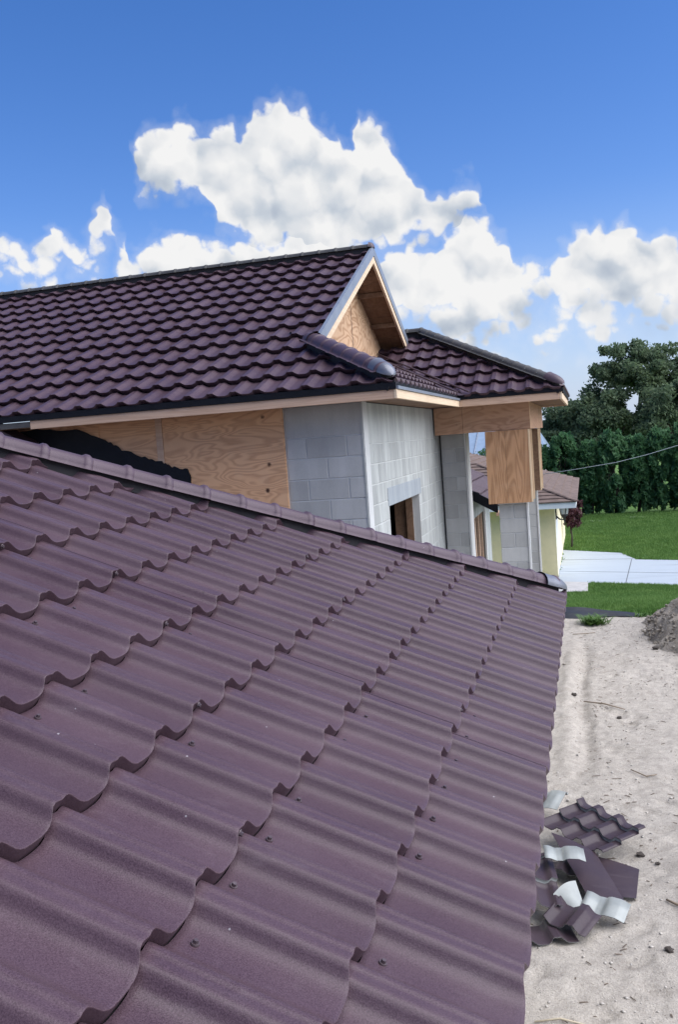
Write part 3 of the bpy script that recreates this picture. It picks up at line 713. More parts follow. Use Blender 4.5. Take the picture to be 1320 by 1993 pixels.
caps_along(house, wB + Vector((-2.2, 0, 0)), wB + Vector((.03, 0, 0)), .232, .075, 'stone_cap', flange=.03, collar=.009, sq=.8)
MB().box((-10.2, 11.80, RZ - .13), (-2.60, 11.94, RZ - .016)).build('closure_strip', M['underlay'], house)
def under_hip(A, B, w, d=.10):
    A, B = Vector(A), Vector(B); o_ = (B - A).cross(Vector((0, 0, 1))).normalized() * w; z_ = Vector((0, 0, -.008)); mb = MB(); mb.prism([A + o_ + z_, A - o_ + z_, B - o_ + z_, B + o_ + z_], (0, 0, -d)); mb.build('closure_strip', M['underlay'], house)
under_hip(hA + hd * .06, hB, .06); under_hip(wA + hd * .06, wB, .055); under_hip(wB, wB + Vector((-2.2, 0, 0)), .055)
# --- valley flashing between hip slope and portico roof
mb = MB(); vA = Vector((-1.56, WY, EZ - .035)); vB = vA + hd * 2.0; sx = Vector((1, 0, 0)); sy = Vector((0, -1, 0))
mb.add([vA, vB, vB + Vector((.12, 0, .0)), vA + Vector((.12, 0, 0)), vB + Vector((0, -.12, 0)), vA + Vector((0, -.12, 0))], [(0, 1, 2, 3), (1, 0, 5, 4)])
mb.tube([vA + Vector((.13, 0, .035)), vB + Vector((.13, 0, .035))], .012, 6); mb.tube([vA + Vector((0, -.13, .035)), vB + Vector((0, -.13, .035))], .012, 6)
mb.build('valley_flashing', M['cap_dark'], house)
# --- fascia, dark membrane strip above it, drip metal
FZ0, FZ1 = 4.150, 4.232
MB().box((-5.26, 7.895, FZ0), (-1.60, 7.925, FZ1)).build('fascia_board', M['lumber'], house, bevel=.003)
MB().box((-9.5, 7.89, FZ0 + .02), (-5.262, 7.915, FZ1 - .006)).build('fascia_board', M['stone_cap'], house)
MB().box((-9.5, 7.880, FZ1 + .001), (-1.575, 7.905, 4.292)).build('membrane_strip', M['black'], house)
MB().box((-1.600, 7.892, FZ0 + .002), (-1.570, 12.085, FZ1)).build('fascia_board', M['lumber_pale'], house, bevel=.003)
MB().box((-1.592, 7.90, FZ1 + .002), (-1.556, 12.04, 4.262)).build('drip_edge', M['galv'], house)
MB().box((-1.615, 7.90, 4.263), (-1.590, 12.04, 4.31)).build('membrane_strip', M['black'], house)
MB().box((-1.568, 12.05, FZ0), (-.29, 12.08, FZ1 + .012)).build('fascia_board', M['lumber'], house, bevel=.003)
MB().box((-1.59, 12.035, FZ1 + .014), (-.255, 12.06, 4.305)).build('membrane_strip', M['black'], house)
MB().box((-.288, 12.052, FZ0), (-.258, 16.22, FZ1 + .012)).build('fascia_board', M['lumber_pale'], house, bevel=.003)
MB().box((-.268, 12.062, FZ1 + .014), (-.243, 16.22, 4.305)).build('membrane_strip', M['black'], house)
MB().box((-3.5, 16.22, FZ0), (-.26, 16.25, FZ1)).build('fascia_board', M['lumber'], house)
# soffit sheets
for (a, b_) in (((-6.2, 7.926, 4.168), (-1.602, 8.299, 4.180)), ((-1.985, 8.301, 4.168), (-1.602, 12.05, 4.180)), ((-1.60, 12.082, 4.168), (-.292, 16.2, 4.180))):
    MB().box(a, b_).build('soffit_board', M['ply_shaded'], house)
# --- gable
GX = -2.95
def zsl(y): return EZ + (11.87 - MO.y - abs(y - 11.87)) * tm      # crest plane height above y
gy0 = 8.9; gy1 = 14.0
mb = MB(); mb.prism([(GX, 9.30, zsl(9.30) - .15), (GX, 11.87, zsl(11.87) - .15), (GX, 14.35, zsl(14.35) - .15), (GX, 14.35, 4.85), (GX, 9.30, 4.85)], (-.018, 0, 0))
mb.build('gable_panel', M['ply_gable'], house)
MB().box((GX + .0015, 12.02, 4.9), (GX + .004, 12.03, 6.1)).build('panel_joint', M['inner'], house)
xr = -2.585
for sgn, ye in ((-1, 8.93), (1, 14.05)):
    ya = 11.87; za = zsl(ya)
    mb = MB(); mb.prism([(xr, ye, zsl(ye) - .085), (xr, ya, za - .085), (xr, ya, za - .205), (xr, ye, zsl(ye) - .205)], (.03, 0, 0)); mb.build('rake_board', M['lumber_pale'], house)
    mb = MB(); mb.prism([(xr + .004, ye, zsl(ye) + .012), (xr + .004, ya, za + .012), (xr + .004, ya, za - .110), (xr + .004, ye, zsl(ye) - .110)], (.036, 0, 0)); mb.build('rake_flashing', M['galv'], house)
    # boards under the overhang
    n = 9
    for i in range(n):
        t0 = i / n; t1 = (i + 1) / n - .006; y0 = ya + (ye - ya) * t0; y1 = ya + (ye - ya) * t1
        dz = -.142 - .003 * (i % 2)
        mb = MB(); mb.prism([(GX - .02, y0, zsl(y0) + dz), (GX - .02, y1, zsl(y1) + dz), (xr - .002, y1, zsl(y1) + dz), (xr - .002, y0, zsl(y0) + dz)], (0, 0, -.018)); mb.build('soffit_board', M['ply_shaded'], house)
    for t0 in (.30, .62, .9):
        y0 = ya + (ye - ya) * t0; mb = MB(); mb.box((GX + .002, y0 - .03, zsl(y0) - .225), (xr - .003, y0 + .03, zsl(y0) - .163)); mb.build('lookout', M['ply_shaded'], house)
# --- front wall
fw_ = MB().box((-12, 8.325, 0), (-1.995, 8.50, 4.17)).build('wall', M['mortar'], house)
lay_blocks(fw_, (-2.772, 8.325, 0), (1, 0, 0), .775, 3.866, 8, 'block', first=1)
MB().box((-2.772, 8.3215, 3.868), (-1.9955, 8.34, 4.166)).build('bond_beam', M['block'], fw_, bevel=.004)
xs_p = [(-6.4, -5.02), (-5.015, -4.115), (-4.04, -2.78)]
for a, b_ in xs_p: MB().box((a, 8.292, 2.4), (b_, 8.3235, 4.167)).build('plywood_panel', M['ply_front'], house)
MB().box((-4.112, 8.286, 2.4), (-4.043, 8.32, 4.167)).build('batten', M['lumber'], house)
MB().box((-4.79, 8.286, 3.6), (-4.74, 8.2918, 4.167)).build('batten', M['ply_front'], house)
# black membrane turned up on the plywood (ragged top edge)
top = [(-5.9, 4.16), (-5.45, 4.16), (-4.98, 4.125), (-4.67, 3.997), (-4.50, 3.890), (-4.285, 3.805), (-4.065, 3.735), (-3.965, 3.680), (-3.795, 3.655), (-3.765, 3.57), (-3.78, 3.46)]
ragged = []
for (a, b_) in zip(top[:-1], top[1:]):
    for q in range(6):
        f = q / 6; ragged.append((a[0] + (b_[0] - a[0]) * f, a[1] + (b_[1] - a[1]) * f + random.uniform(-.012, .012)))
poly = [(x, 8.283, z) for x, z in ragged] + [(-3.85, 8.283, 3.1), (-5.9, 8.283, 3.1)]
mb = MB(); mb.prism(poly, (0, -.004, 0)); mb.build('roofing_membrane', M['black'], house)
mb = MB(); mb.prism([(-6.6, 8.0, 4.68), (-5.42, 8.0, 4.03), (-5.42, 8.26, 4.03), (-6.6, 8.26, 4.68)], (0, 0, -.075)); mb.build('valley_flashing', M['cap'], house)
# --- side wall with window opening
wy0, wy1, wz0, wz1 = 9.29, 11.09, 1.6, 3.10
mb = MB(); X0, X1 = -2.19, -2.012
mb.box((X0, 8.505, 0), (X1, wy0, 4.166)); mb.box((X0, wy1, 0), (X1, 15.9, 4.166)); mb.box((X0, wy0 + .001, wz1), (X1, wy1 - .001, 4.166)); mb.box((X0, wy0 + .001, 0), (X1, wy1 - .001, wz0))
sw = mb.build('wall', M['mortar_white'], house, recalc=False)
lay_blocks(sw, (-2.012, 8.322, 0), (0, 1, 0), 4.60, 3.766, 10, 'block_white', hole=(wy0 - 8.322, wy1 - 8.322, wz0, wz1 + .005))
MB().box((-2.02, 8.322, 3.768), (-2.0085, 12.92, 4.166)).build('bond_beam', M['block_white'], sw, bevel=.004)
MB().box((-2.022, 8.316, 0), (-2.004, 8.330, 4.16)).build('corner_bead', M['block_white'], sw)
MB().box((-2.05, wy0 - .05, wz1 + .003), (-2.001, wy1 + .10, wz1 + .195)).build('lintel', M['lintel'], house, bevel=.004)
win = MB().box((-2.185, wy1 - .035, wz0 + .004), (-2.10, wy1 - .002, wz1 - .003)).build('window_frame', M['ply_shaded'], house)
MB().box((-2.62, wy1 + .10, wz0), (-2.57, wy1 + .19, wz1 + .3)).build('stud', M['ply_shaded'], win)
MB().box((-2.34, wy1 + .02, wz0), (-2.20, wy1 + .06, wz1 + .3)).build('stud', M['ply_shaded'], win)
MB().box((-2.099, wy1 - .016, wz0), (-2.012, wy1 - .001, wz1 - .001)).build('window_reveal', M['block'], win)
MB().box((-2.115, wy1 - .022, wz0), (-2.0995, wy1 - .0165, wz1 - .004)).build('corner_bead', M['bead'], win)
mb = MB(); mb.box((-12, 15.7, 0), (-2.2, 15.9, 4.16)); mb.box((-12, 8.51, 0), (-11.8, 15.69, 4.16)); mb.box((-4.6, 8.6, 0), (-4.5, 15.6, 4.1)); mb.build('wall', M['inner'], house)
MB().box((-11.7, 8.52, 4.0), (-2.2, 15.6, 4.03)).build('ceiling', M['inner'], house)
# --- portico: pilaster, beams, columns
pil = MB().box((-1.985, 12.925, 0), (-1.655, 13.30, 4.16)).build('pilaster', M['mortar'], house)
lay_blocks(pil, (-1.985, 12.925, 0), (1, 0, 0), .332, 4.0, 13, 'block', first=1)
MB().box((-1.652, 12.905, 0), (-1.63, 13.31, 4.16)).build('corner_bead', M['bead'], house)
for (a, b_) in (((-1.985, 12.45, 3.80), (-1.60, 12.50, 4.167)), ((-1.596, 12.45, 3.802), (-.702, 12.50, 4.167))):
    MB().box(a, b_).build('beam_panel', M['ply_beam'], house)
MB().box((-.752, 12.452, 3.803), (-.700, 16.2, 4.166)).build('beam_panel', M['ply_beam'], house)
MB().box((-1.9, 12.503, 3.85), (-.755, 13.0, 4.16)).build('beam_core', M['ply_shaded'], house)
MB().box((-.6995, 12.456, 3.81), (-.695, 12.478, 4.16)).build('panel_edge', M['lumber_edge'], house)
for ci, (cy, zb) in enumerate(((12.43, 2.82), (15.0, 2.80))):
    core = MB().box((-1.175, cy + .12, 0), (-.81, cy + .50, 3.84)).build('column', M['mortar'], house)
    lay_blocks(core, (-1.19, cy + .12, 0), (1, 0, 0), .40, 3.0, 10, 'block')
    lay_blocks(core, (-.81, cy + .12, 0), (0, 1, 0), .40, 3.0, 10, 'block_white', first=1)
    for (xx) in (-.800,):
        MB().box((xx - .012, cy + .098, 0), (xx + .012, cy + .120, zb + .02)).build('corner_bead', M['bead'], core)
    # plywood cladding: front in two sheets, side, back
    MB().box((-1.305, cy - .002, zb), (-1.040, cy + .018, 3.80)).build('cladding_panel', M['ply_col'], house)
    MB().box((-1.037, cy, zb), (-.735, cy + .018, 3.80)).build('cladding_panel', M['ply_col' if ci == 0 else 'ply_shaded'], house)  # far column's front: shade put in by the darker plywood copy
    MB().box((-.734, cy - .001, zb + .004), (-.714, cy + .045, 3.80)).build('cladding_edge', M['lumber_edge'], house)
    MB().box((-.765, cy + .046, zb + .05), (-.747, cy + .55, 3.80)).build('cladding_panel', M['ply_shaded'], house)
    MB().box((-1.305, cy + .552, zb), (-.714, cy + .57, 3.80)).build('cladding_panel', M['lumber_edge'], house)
    MB().box((-1.305, cy + .02, zb), (-1.287, cy + .55, 3.80)).build('cladding_panel', M['ply_shaded'], house)
MB().box((-3.4, 12.5, -.05), (-.80, 16.3, .06)).build('porch_floor', M['slab'], house)

# ================================================================== REAR WING
rear = thing('rear_wing', (-3.5, 19, 0), 'small rear block wing with purple metal roof and black rake behind the portico', 'building')
fr_r = frame((-1.64, 17.0, 2.50), (0, 1, 0), (-math.cos(R(30)), 0, math.sin(R(30))))
deck = deck_mesh([(0, .02), (4.6, .02), (4.6, 2.6), (0, 2.6)], -.098).build('roof_slope', M['underlay'], rear, fr_r)
lay_tiles(deck, fr_r, [(0, 0), (3.9, 0), (3.9, 1.5), (0, 1.5)], MC, 0, coarse=True)
link('ridge_cap', cap_mesh('ridge_cap', 4.0, .06, 'cap_dark'), rear, fr_r @ Matrix.Translation((-.02, 1.5, .0)))
mb = MB(); c30, s30, t30 = math.cos(R(30)), math.sin(R(30)), math.tan(R(30))
mb.prism([(-1.62, 16.985, 2.47), (-3.9, 16.985, 2.47 + 2.28 * t30), (-3.9, 16.985, 2.47 + 2.28 * t30 - .19), (-1.62, 16.985, 2.28)], (0, -.03, 0)); mb.build('rake_board', M['black'], rear)
MB().box((-1.66, 16.95, 2.24), (-1.60, 21.0, 2.30)).build('fascia_board', M['lumber'], rear)
rw = MB(); rw.box((-2.4, 17.2, -.2), (-2.2, 17.75, 2.6)); rw.box((-2.4, 19.75, -.2), (-2.2, 21.0, 2.6)); rw.box((-2.4, 17.751, 2.11), (-2.2, 19.749, 2.6)); rw.box((-2.4, 17.751, -.2), (-2.2, 19.749, .8)); rw.box((-4.5, 17.2, -.2), (-2.401, 17.4, 3.4))
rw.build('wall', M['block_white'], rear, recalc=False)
w_ = MB().box((-2.33, 17.755, .80), (-2.29, 19.745, 2.108)).build('window', M['winglass'], rear)
for yy in (17.76, 18.45, 19.1, 19.66): MB().box((-2.285, yy, .805), (-2.24, yy + .08, 2.105)).build('frame', M['lumber'], w_)
MB().box((-2.199, 19.70, .8), (-2.16, 19.80, 2.2)).build('corner_bead', M['bead'], rear)

# ================================================================== YELLOW HOUSE
yel = thing('yellow_house', (-5, 33, GR), 'low yellow stucco house with brown shingle hip roof beside the driveway', 'house')
ez = 1.52
mb = MB(); mb.box((-9, 28.3, GR), (-1.02, 39.1, ez - .05)); mb.build('wall', M['yellow'], yel)
MB().box((-1.019, 28.30, GR), (-1.0, 28.62, ez - .06)).build('corner_trim', M['yellow_trim'], yel)
MB().box((-1.019, 30.6, GR), (-1.0, 39.0, ez - .06)).build('corner_trim', M['yellow_trim'], yel)
gd = MB().box((-1.019, 28.63, 1.0), (-1.006, 30.59, ez - .06)).build('garage_door', M['yellow_trim'], yel)
for i in range(4): MB().box((-1.018, 28.65, GR + .02 + i * .43), (-1.001, 30.57, GR + .43 + i * .43)).build('panel', M['white'], gd)
MB().box((-9, 27.68, ez - .14), (-.36, 27.72, ez + .03)).build('fascia_board', M['white'], yel)
MB().box((-.40, 27.721, ez - .14), (-.36, 39.7, ez + .03)).build('fascia_board', M['white'], yel)
MB().box((-9, 27.721, ez - .10), (-.401, 28.3, ez - .08)).build('soffit_board', M['white'], yel)
MB().box((-1.0, 28.301, ez - .10), (-.401, 39.7, ez - .08)).build('soffit_board', M['white'], yel)
ty = .36; nr = 24
fsl = MB(); ssl = MB()
for i in range(nr):                                  # overlapping shingle courses
    t0, t1 = i * .25, (i + 1) * .25; th = .034
    za, zb = ez + .04 + t0 * ty, ez + .04 + t1 * ty
    def row(mbx, a0, a1, b0, b1):
        mbx.add([a0, a1, b1, b0, Vector(a0) - Vector((0, 0, th)), Vector(a1) - Vector((0, 0, th))], [(0, 1, 2, 3), (4, 5, 1, 0)])
    row(fsl, (-12, 27.64 + t0, za + th), (-.32 - t0, 27.64 + t0, za + th), (-12, 27.64 + t1, zb), (-.32 - t1, 27.64 + t1, zb))
    row(ssl, (-.32 - t0, 27.64 + t0, za + th), (-.32 - t0, 39.78 - t0, za + th), (-.32 - t1, 27.64 + t1, zb), (-.32 - t1, 39.78 - t1, zb))
for mbx in (fsl, ssl):
    o = mbx.build('roof_slope', M['shingle'], yel, recalc=False)
for i in range(30):
    t0 = i * .2; A_ = Vector((-.32 - t0, 27.64 + t0, ez + .07 + t0 * ty)); d = Vector((-1, 1, ty))
    if i < 16: link('hip_cap', cap_mesh('hip_cap', .29, .07, 'cap_dark') if i == 0 else bpy.data.meshes['hip_capS'], yel, frame(A_ + d * .2, -d, Vector((0, 0, 1)).cross(-d)))
    if i == 0:
        q = [o for o in bpy.data.objects if o.name.startswith('hip_cap')][-1]
        me = cap_mesh('hip_capS', .30, .06, 'cap_dark', sq=.35, collar=.01); me.materials[0] = M['shingle']; me.name = 'hip_capS'
        for o in bpy.data.objects:
            if o.parent == yel and o.name.startswith('hip_cap'): o.data = me
mb = MB(); mb.prism([(-12, 33.7, ez + .1), (-6.2, 33.7, ez + .1), (-6.2, 33.7, ez + 2.1), (-12, 33.7, ez + 2.1)], (0, .2, 0)); mb.build('roof_core', M['shingle'], yel)
# lantern
lan = thing('wall_lantern', (-.99, 29.3, .75), 'black wall lantern on the yellow house beside the driveway', 'lantern')
LX, LY, LZ = -.83, 29.0, 1.02
MB().box((-1.0, LY - .05, .80), (-.975, LY + .05, 1.02)).build('back_plate', M['lantern'], lan, bevel=.01)
MB().tube([(-.98, LY, .86), (-.92, LY, .80), (-.85, LY, .79), (LX, LY, .86)], .015, 8).build('arm', M['lantern'], lan, smooth=True)
mb = MB(); disc(mb, .06, .86, .90, 8, .08); g = mb.build('base_cup', M['lantern'], lan, Matrix.Translation((LX, LY, 0)))
mb = MB(); disc(mb, .07, .90, 1.10, 8, .105); mb.build('glass_body', M['glass'], lan, Matrix.Translation((LX, LY, 0)))
for k in range(4):
    a = k * math.pi / 2 + .4; mb = MB(); mb.tube([(LX + .072 * math.cos(a), LY + .072 * math.sin(a), .90), (LX + .107 * math.cos(a), LY + .107 * math.sin(a), 1.10)], .008, 6); mb.build('rib', M['lantern'], lan)
mb = MB(); disc(mb, .135, 1.10, 1.15, 10, .12); disc(mb, .12, 1.15, 1.22, 10, .05); disc(mb, .03, 1.22, 1.28, 8, .012); mb.build('roof_cap', M['lantern'], lan, Matrix.Translation((LX, LY, 0)))
MB().tube([(LX, LY, .86), (LX, LY, .72)], [.03, .008], 8).build('finial', M['lantern'], lan)
for ch in lan.children:
    ch.matrix_basis = Matrix.Translation((0, 0, .12)) @ Matrix.Scale(1.55, 4) @ ch.matrix_basis
# service cable
pts = [(-1.3, 27.4, 2.44), (-.9, 27.2, 2.48), (-.19, 27, 2.561), (.81, 27, 2.674), (1.648, 27, 2.837), (2.473, 27, 3.04), (4.2, 27, 3.55), (7, 27, 4.6)]
tag(MB().tube(pts, .009, 6).build('cable', M['cable'], smooth=True), 'thin grey service cable hanging in front of the green hedge', 'cable')
# far house
far = thing('far_house', (-5, 54, GR), 'far house with pale blue metal roof glimpsed between pilaster and column', 'house')
MB().box((-10.5, 53, GR), (-2.4, 60, 2.3)).build('wall', M['white'], far)
mb = MB(); mb.add([(-11, 52.4, 2.3), (-2.0, 52.4, 2.3), (-2.9, 56.5, 4.05), (-11, 56.5, 4.05), (-2.0, 60, 2.3), (-11, 60, 2.3)], [(0, 1, 2, 3), (1, 4, 2), (3, 2, 4, 5)]); mb.build('roof', M['shingle_far'], far)
for i in range(14): MB().tube([(-10.6 + i * .62, 52.4, 2.33), (-10.6 + i * .62 if i < 12 else -10.6 + i * .62 - .3, 56.4, 4.06)], .03, 4).build('roof_seam', M['galv'], far)
MB().tube([(-11, 56.5, 4.10), (-2.9, 56.5, 4.10)], .16, 6).build('ridge_cap', M['brickred'], far)

# ================================================================== VEGETATION
def leaves(centers, radii, per, size, aspect=1.6, flat=0.0, shell=.55, droop=0.0):
    """leaf quads scattered in ellipsoidal clumps"""
    C = np.repeat(np.asarray(centers, float), per, 0); Rr = np.repeat(np.asarray(radii, float), per, 0); n = len(C)
    d = RNG.normal(size=(n, 3)); d /= np.linalg.norm(d, axis=1, keepdims=True)
    P = C + d * Rr * (shell + (1 - shell) * RNG.random((n, 1)))
    a = RNG.normal(size=(n, 3)) + d * .4; a[:, 2] = a[:, 2] * (1 - flat) - droop; a /= np.linalg.norm(a, axis=1, keepdims=True)
    b_ = np.cross(a, RNG.normal(size=(n, 3)) + d * .6); b_ /= np.linalg.norm(b_, axis=1, keepdims=True)
    s = size * RNG.uniform(.6, 1.35, (n, 1)); A = a * s * aspect * .5; B = b_ * s * .5
    V = np.stack([P - A, P + B * .9 - A * .1, P + A, P - B * .9 - A * .1], 1).reshape(-1, 3)
    return V, np.arange(len(V)).reshape(-1, 4)
def tree(name, base, trunk_h, clumps, radii, per, size, mat, label, cat, group=None, tr=.2, **kw):
    root = thing(name, base, label, cat, group)
    mb = MB(); bx, by, bz = base
    mb.tube([(bx, by, bz - .1), (bx + .05 * trunk_h, by, bz + trunk_h * .5), (bx, by, bz + trunk_h)], [tr * 1.25, tr * .9, tr * .65], 9)
    tk = mb.build('trunk', M['bark'], root, smooth=True)
    cl = np.asarray(clumps); idx = RNG.choice(len(cl), min(len(cl), 12), replace=False)
    for i in idx:
        c = cl[i]; s = Vector((bx, by, bz + trunk_h * RNG.uniform(.6, 1.0))); e = Vector(c); mid = (s + e) / 2 + Vector((0, 0, .08 * (e - s).length))
        mb = MB(); mb.tube([s, mid, e], [tr * .42, tr * .26, tr * .07], 6); mb.build('limb', M['bark'], root, smooth=True)
    V, F = leaves(clumps, radii, per, size, **kw)
    link('crown', rawmesh('crown', V, F, M[mat]), root)
    return root
def crown_clumps(cx, cy, cz, rx, ry, rz, n, r0, r1, up=.0):
    out = []; rad = []
    for _ in range(n):
        d = RNG.normal(size=3); d /= np.linalg.norm(d); d[2] = abs(d[2]) * .8 + d[2] * .2 if RNG.random() < .55 else d[2]
        f = RNG.uniform(.35, 1.0) ** .6; r_ = RNG.uniform(r0, r1)
        out.append((cx + d[0] * rx * f, cy + d[1] * ry * f, cz + d[2] * rz * f)); rad.append((r_, r_, r_ * .85))
    return out, rad
OAKS = [((3.3, 63, GR), 4.2, (3.4, 63, 5.6), (3.3, 3.0, 3.8), 88, 'tall broad oak rising highest behind the hedge'),
        ((-1.3, 62, GR), 2.6, (-1.0, 62, 3.0), (2.3, 2.4, 2.6), 60, 'lower dark oak behind the hedge beside the portico eave'),
        ((7.2, 64, GR), 3.6, (6.9, 64, 5.0), (2.4, 3, 3.0), 60, 'oak with high crown at the right edge behind the hedge'),
        ((5.2, 58, GR), 2.6, (5.0, 58.5, 3.4), (2.2, 2, 2.5), 55, 'mid height rounded oak just behind the right part of hedge'),
        ((1.4, 60, GR), 2.4, (1.2, 60, 3.2), (2.0, 2, 2.7), 50, 'shaded oak between the tall oak and the hedge')]
for (base, th_, c, rr, n, lab) in OAKS:
    cl, rd = crown_clumps(*c, *rr, int(n * 1.5), .30, .78)
    tree('oak_tree', base, th_, cl, rd, 210, .15, 'oak', lab, 'tree', 'oaks behind the hedge', tr=.28, shell=.35)
HEDGE = [(-2.35, 3.7, 1.0), (-1.15, 4.25, 1.15), (.15, 3.75, .95), (1.30, 4.28, 1.15), (2.42, 3.95, 1.0), (3.55, 4.20, 1.1), (4.65, 4.35, 1.1), (5.8, 4.3, 1.15), (-3.6, 4.0, 1.1)]
ORD = ['', 'first', 'second', 'third', 'fourth', 'fifth', 'sixth', '', '']
for i, (x, hh, w_) in enumerate(HEDGE):
    yb = 47.9 + RNG.uniform(-.2, .3); cl = []; rd = []
    for k in range(150):
        f = RNG.random() ** .85; z = GR + .25 + f * (hh - .45); rr = w_ * (0.72 + .35 * math.sin(min(1, f * 1.5) * math.pi * .5)) * math.sqrt(max(0.03, 1 - max(0, (f - .55) / .47) ** 2)) * RNG.uniform(.62, 1.0); a = RNG.uniform(0, 2 * math.pi)
        cl.append((x + rr * math.cos(a) * .72, yb + rr * math.sin(a) * .72, z)); rd.append((.15, .15, .30))
    lab = {0: 'hedge conifer half hidden behind the plywood column and yellow house roof', 7: 'hedge conifer at the right end, cut off by the picture edge', 8: 'hedge conifer hidden behind the portico, left of all others'}.get(i, ORD[i] + ' conifer of the green hedge counted rightwards from the plywood column')
    tree('hedge_conifer', (x, yb, GR), hh * .5, cl, rd, 46, .135, 'hedge', lab, 'conifer', 'conifers of the hedge', tr=.07, aspect=2.2, droop=-.9, shell=.3)
cl, rd = crown_clumps(-.66, 34.9, .55, .36, .36, .62, 36, .10, .20)
tree('plum_tree', (-.70, 34.9, GR), .95, cl, rd, 70, .075, 'plum', 'small purple-leaved tree standing beside the yellow house', 'tree', tr=.035)
cl, rd = crown_clumps(-5.2, 47, 1.6, 1.1, .9, 1.2, 40, .25, .45)
tree('garden_shrub', (-5.2, 47, GR), 1.2, cl, rd, 90, .10, 'hedge', 'green shrub seen between pilaster and column below the far roof', 'shrub', tr=.06)
def weed(name, base, n, ln, lab):
    root = thing(name, base, lab, 'weed'); V = []; F = []
    for k in range(n):
        a = RNG.uniform(0, 2 * math.pi); l = ln * RNG.uniform(.5, 1.1); w_ = .012; up = RNG.uniform(.4, 1.0); b0 = Vector(base) + Vector((RNG.normal(0, .08), RNG.normal(0, .08), 0)); pts = []
        for q in range(5):
            f = q / 4; pts.append(b0 + Vector((math.cos(a) * l * f * (1.1 - up * .5), math.sin(a) * l * f * (1.1 - up * .5), l * up * (f * 1.3 - f * f * .75))))
        sd_ = Vector((-math.sin(a), math.cos(a), 0))
        for q in range(5):
            ww = w_ * (1 - (q / 4) ** 2 * .9); V += [tuple(pts[q] - sd_ * ww), tuple(pts[q] + sd_ * ww)]
        k0 = len(V) - 10; F += [(k0 + 2 * q, k0 + 2 * q + 1, k0 + 2 * q + 3, k0 + 2 * q + 2) for q in range(4)]
    link('foliage', rawmesh('foliage', V, F, M['weed']), root)
weed('weed_clump', (-.02, 17.75, .0), 260, .36, 'leafy green weed clump at the far edge of the sand')
weed('weed_clump', (1.62, 16.6, .66), 110, .22, 'green weeds sprouting on top of the dirt mound')
weed('weed_clump', (.9, 18.4, .0), 70, .16, 'sparse pale weeds between the black fabric and the mound')

# ================================================================== LOT: mound, fabric, debris
gx = np.arange(.5, 5.2, .045); gy = np.arange(13.6, 20.0, .06); X, Y = np.meshgrid(gx, gy)
q = np.sqrt(((X - 2.55) / 1.75) ** 2 + ((Y - 16.9) / 2.5) ** 2)
Zm = .88 * np.clip(1 - q ** 1.7, -1, 1) + .20 * vnoise(X, Y, 2.2, 21) + .15 * vnoise(X, Y, 5, 22) + .09 * vnoise(X, Y, 11, 23) - .05
Zm = np.where(q > 1.3, -.25, Zm)
nx, ny = len(gx), len(gy); I = (np.arange(ny - 1)[:, None] * nx + np.arange(nx - 1)[None, :]).ravel()
o = link('dirt_mound', rawmesh('dirt_mound', np.stack([X, Y, np.maximum(Zm, -.25)], -1).reshape(-1, 3), np.stack([I, I + 1, I + nx + 1, I + nx], 1), M['mound'], True)); tag(o, 'grey-brown dirt mound rising from the sand at the right edge', 'mound')
n = 2600; a = RNG.uniform(0, 2 * np.pi, n); q_ = RNG.random(n) ** .5; px = 2.55 + 1.75 * q_ * np.cos(a); py = 16.9 + 2.5 * q_ * np.sin(a)
ii = np.clip(np.searchsorted(gy, py), 0, ny - 1); jj = np.clip(np.searchsorted(gx, px), 0, nx - 1); pz = Zm[ii, jj]; s_ = .010 + .035 * RNG.random(n) ** 3
oc = np.array([(1, 0, 0), (-1, 0, 0), (0, 1, 0), (0, -1, 0), (0, 0, 1), (0, 0, -1)], float)
V = (oc[None] * (s_[:, None] * RNG.uniform(.5, 1.6, (n, 3)))[:, None] + np.stack([px, py, pz + .005], 1)[:, None] + RNG.normal(0, .2, (n, 6, 3)) * s_[:, None, None]).reshape(-1, 3)
F = (np.array([(0, 2, 4), (2, 1, 4), (1, 3, 4), (3, 0, 4), (2, 0, 5), (1, 2, 5), (3, 1, 5), (0, 3, 5)])[None] + 6 * np.arange(n)[:, None, None]).reshape(-1, 3)
mc = link('clods', rawmesh('clods', V, F, M['mound']), o); mc['kind'] = 'stuff'
# black silt fabric lying along the lawn edge
n = 60; V = []; F = []
for i in range(n):
    f = i / (n - 1); x = -1.3 + f * 2.25; yb = 18.35 + .08 * math.sin(x * 3); hgt = .36 * (1 - f) ** .8 + .015
    for k in range(6):
        g = k / 5; V.append((x, yb + g * .55 * (1.15 - f) + .02 * math.sin(7 * x + 3 * g), .015 + hgt * (g ** .8) * .55 + .03 * math.sin(5 * x + 9 * g) * g * (1 - f)))
for i in range(n - 1):
    for k in range(5): F.append((i * 6 + k, (i + 1) * 6 + k, (i + 1) * 6 + k + 1, i * 6 + k + 1))
o = link('silt_fence', rawmesh('silt_fence', V, F, M['fabric'], True)); tag(o, 'slumped black silt fabric along the edge of the lawn', 'fabric')
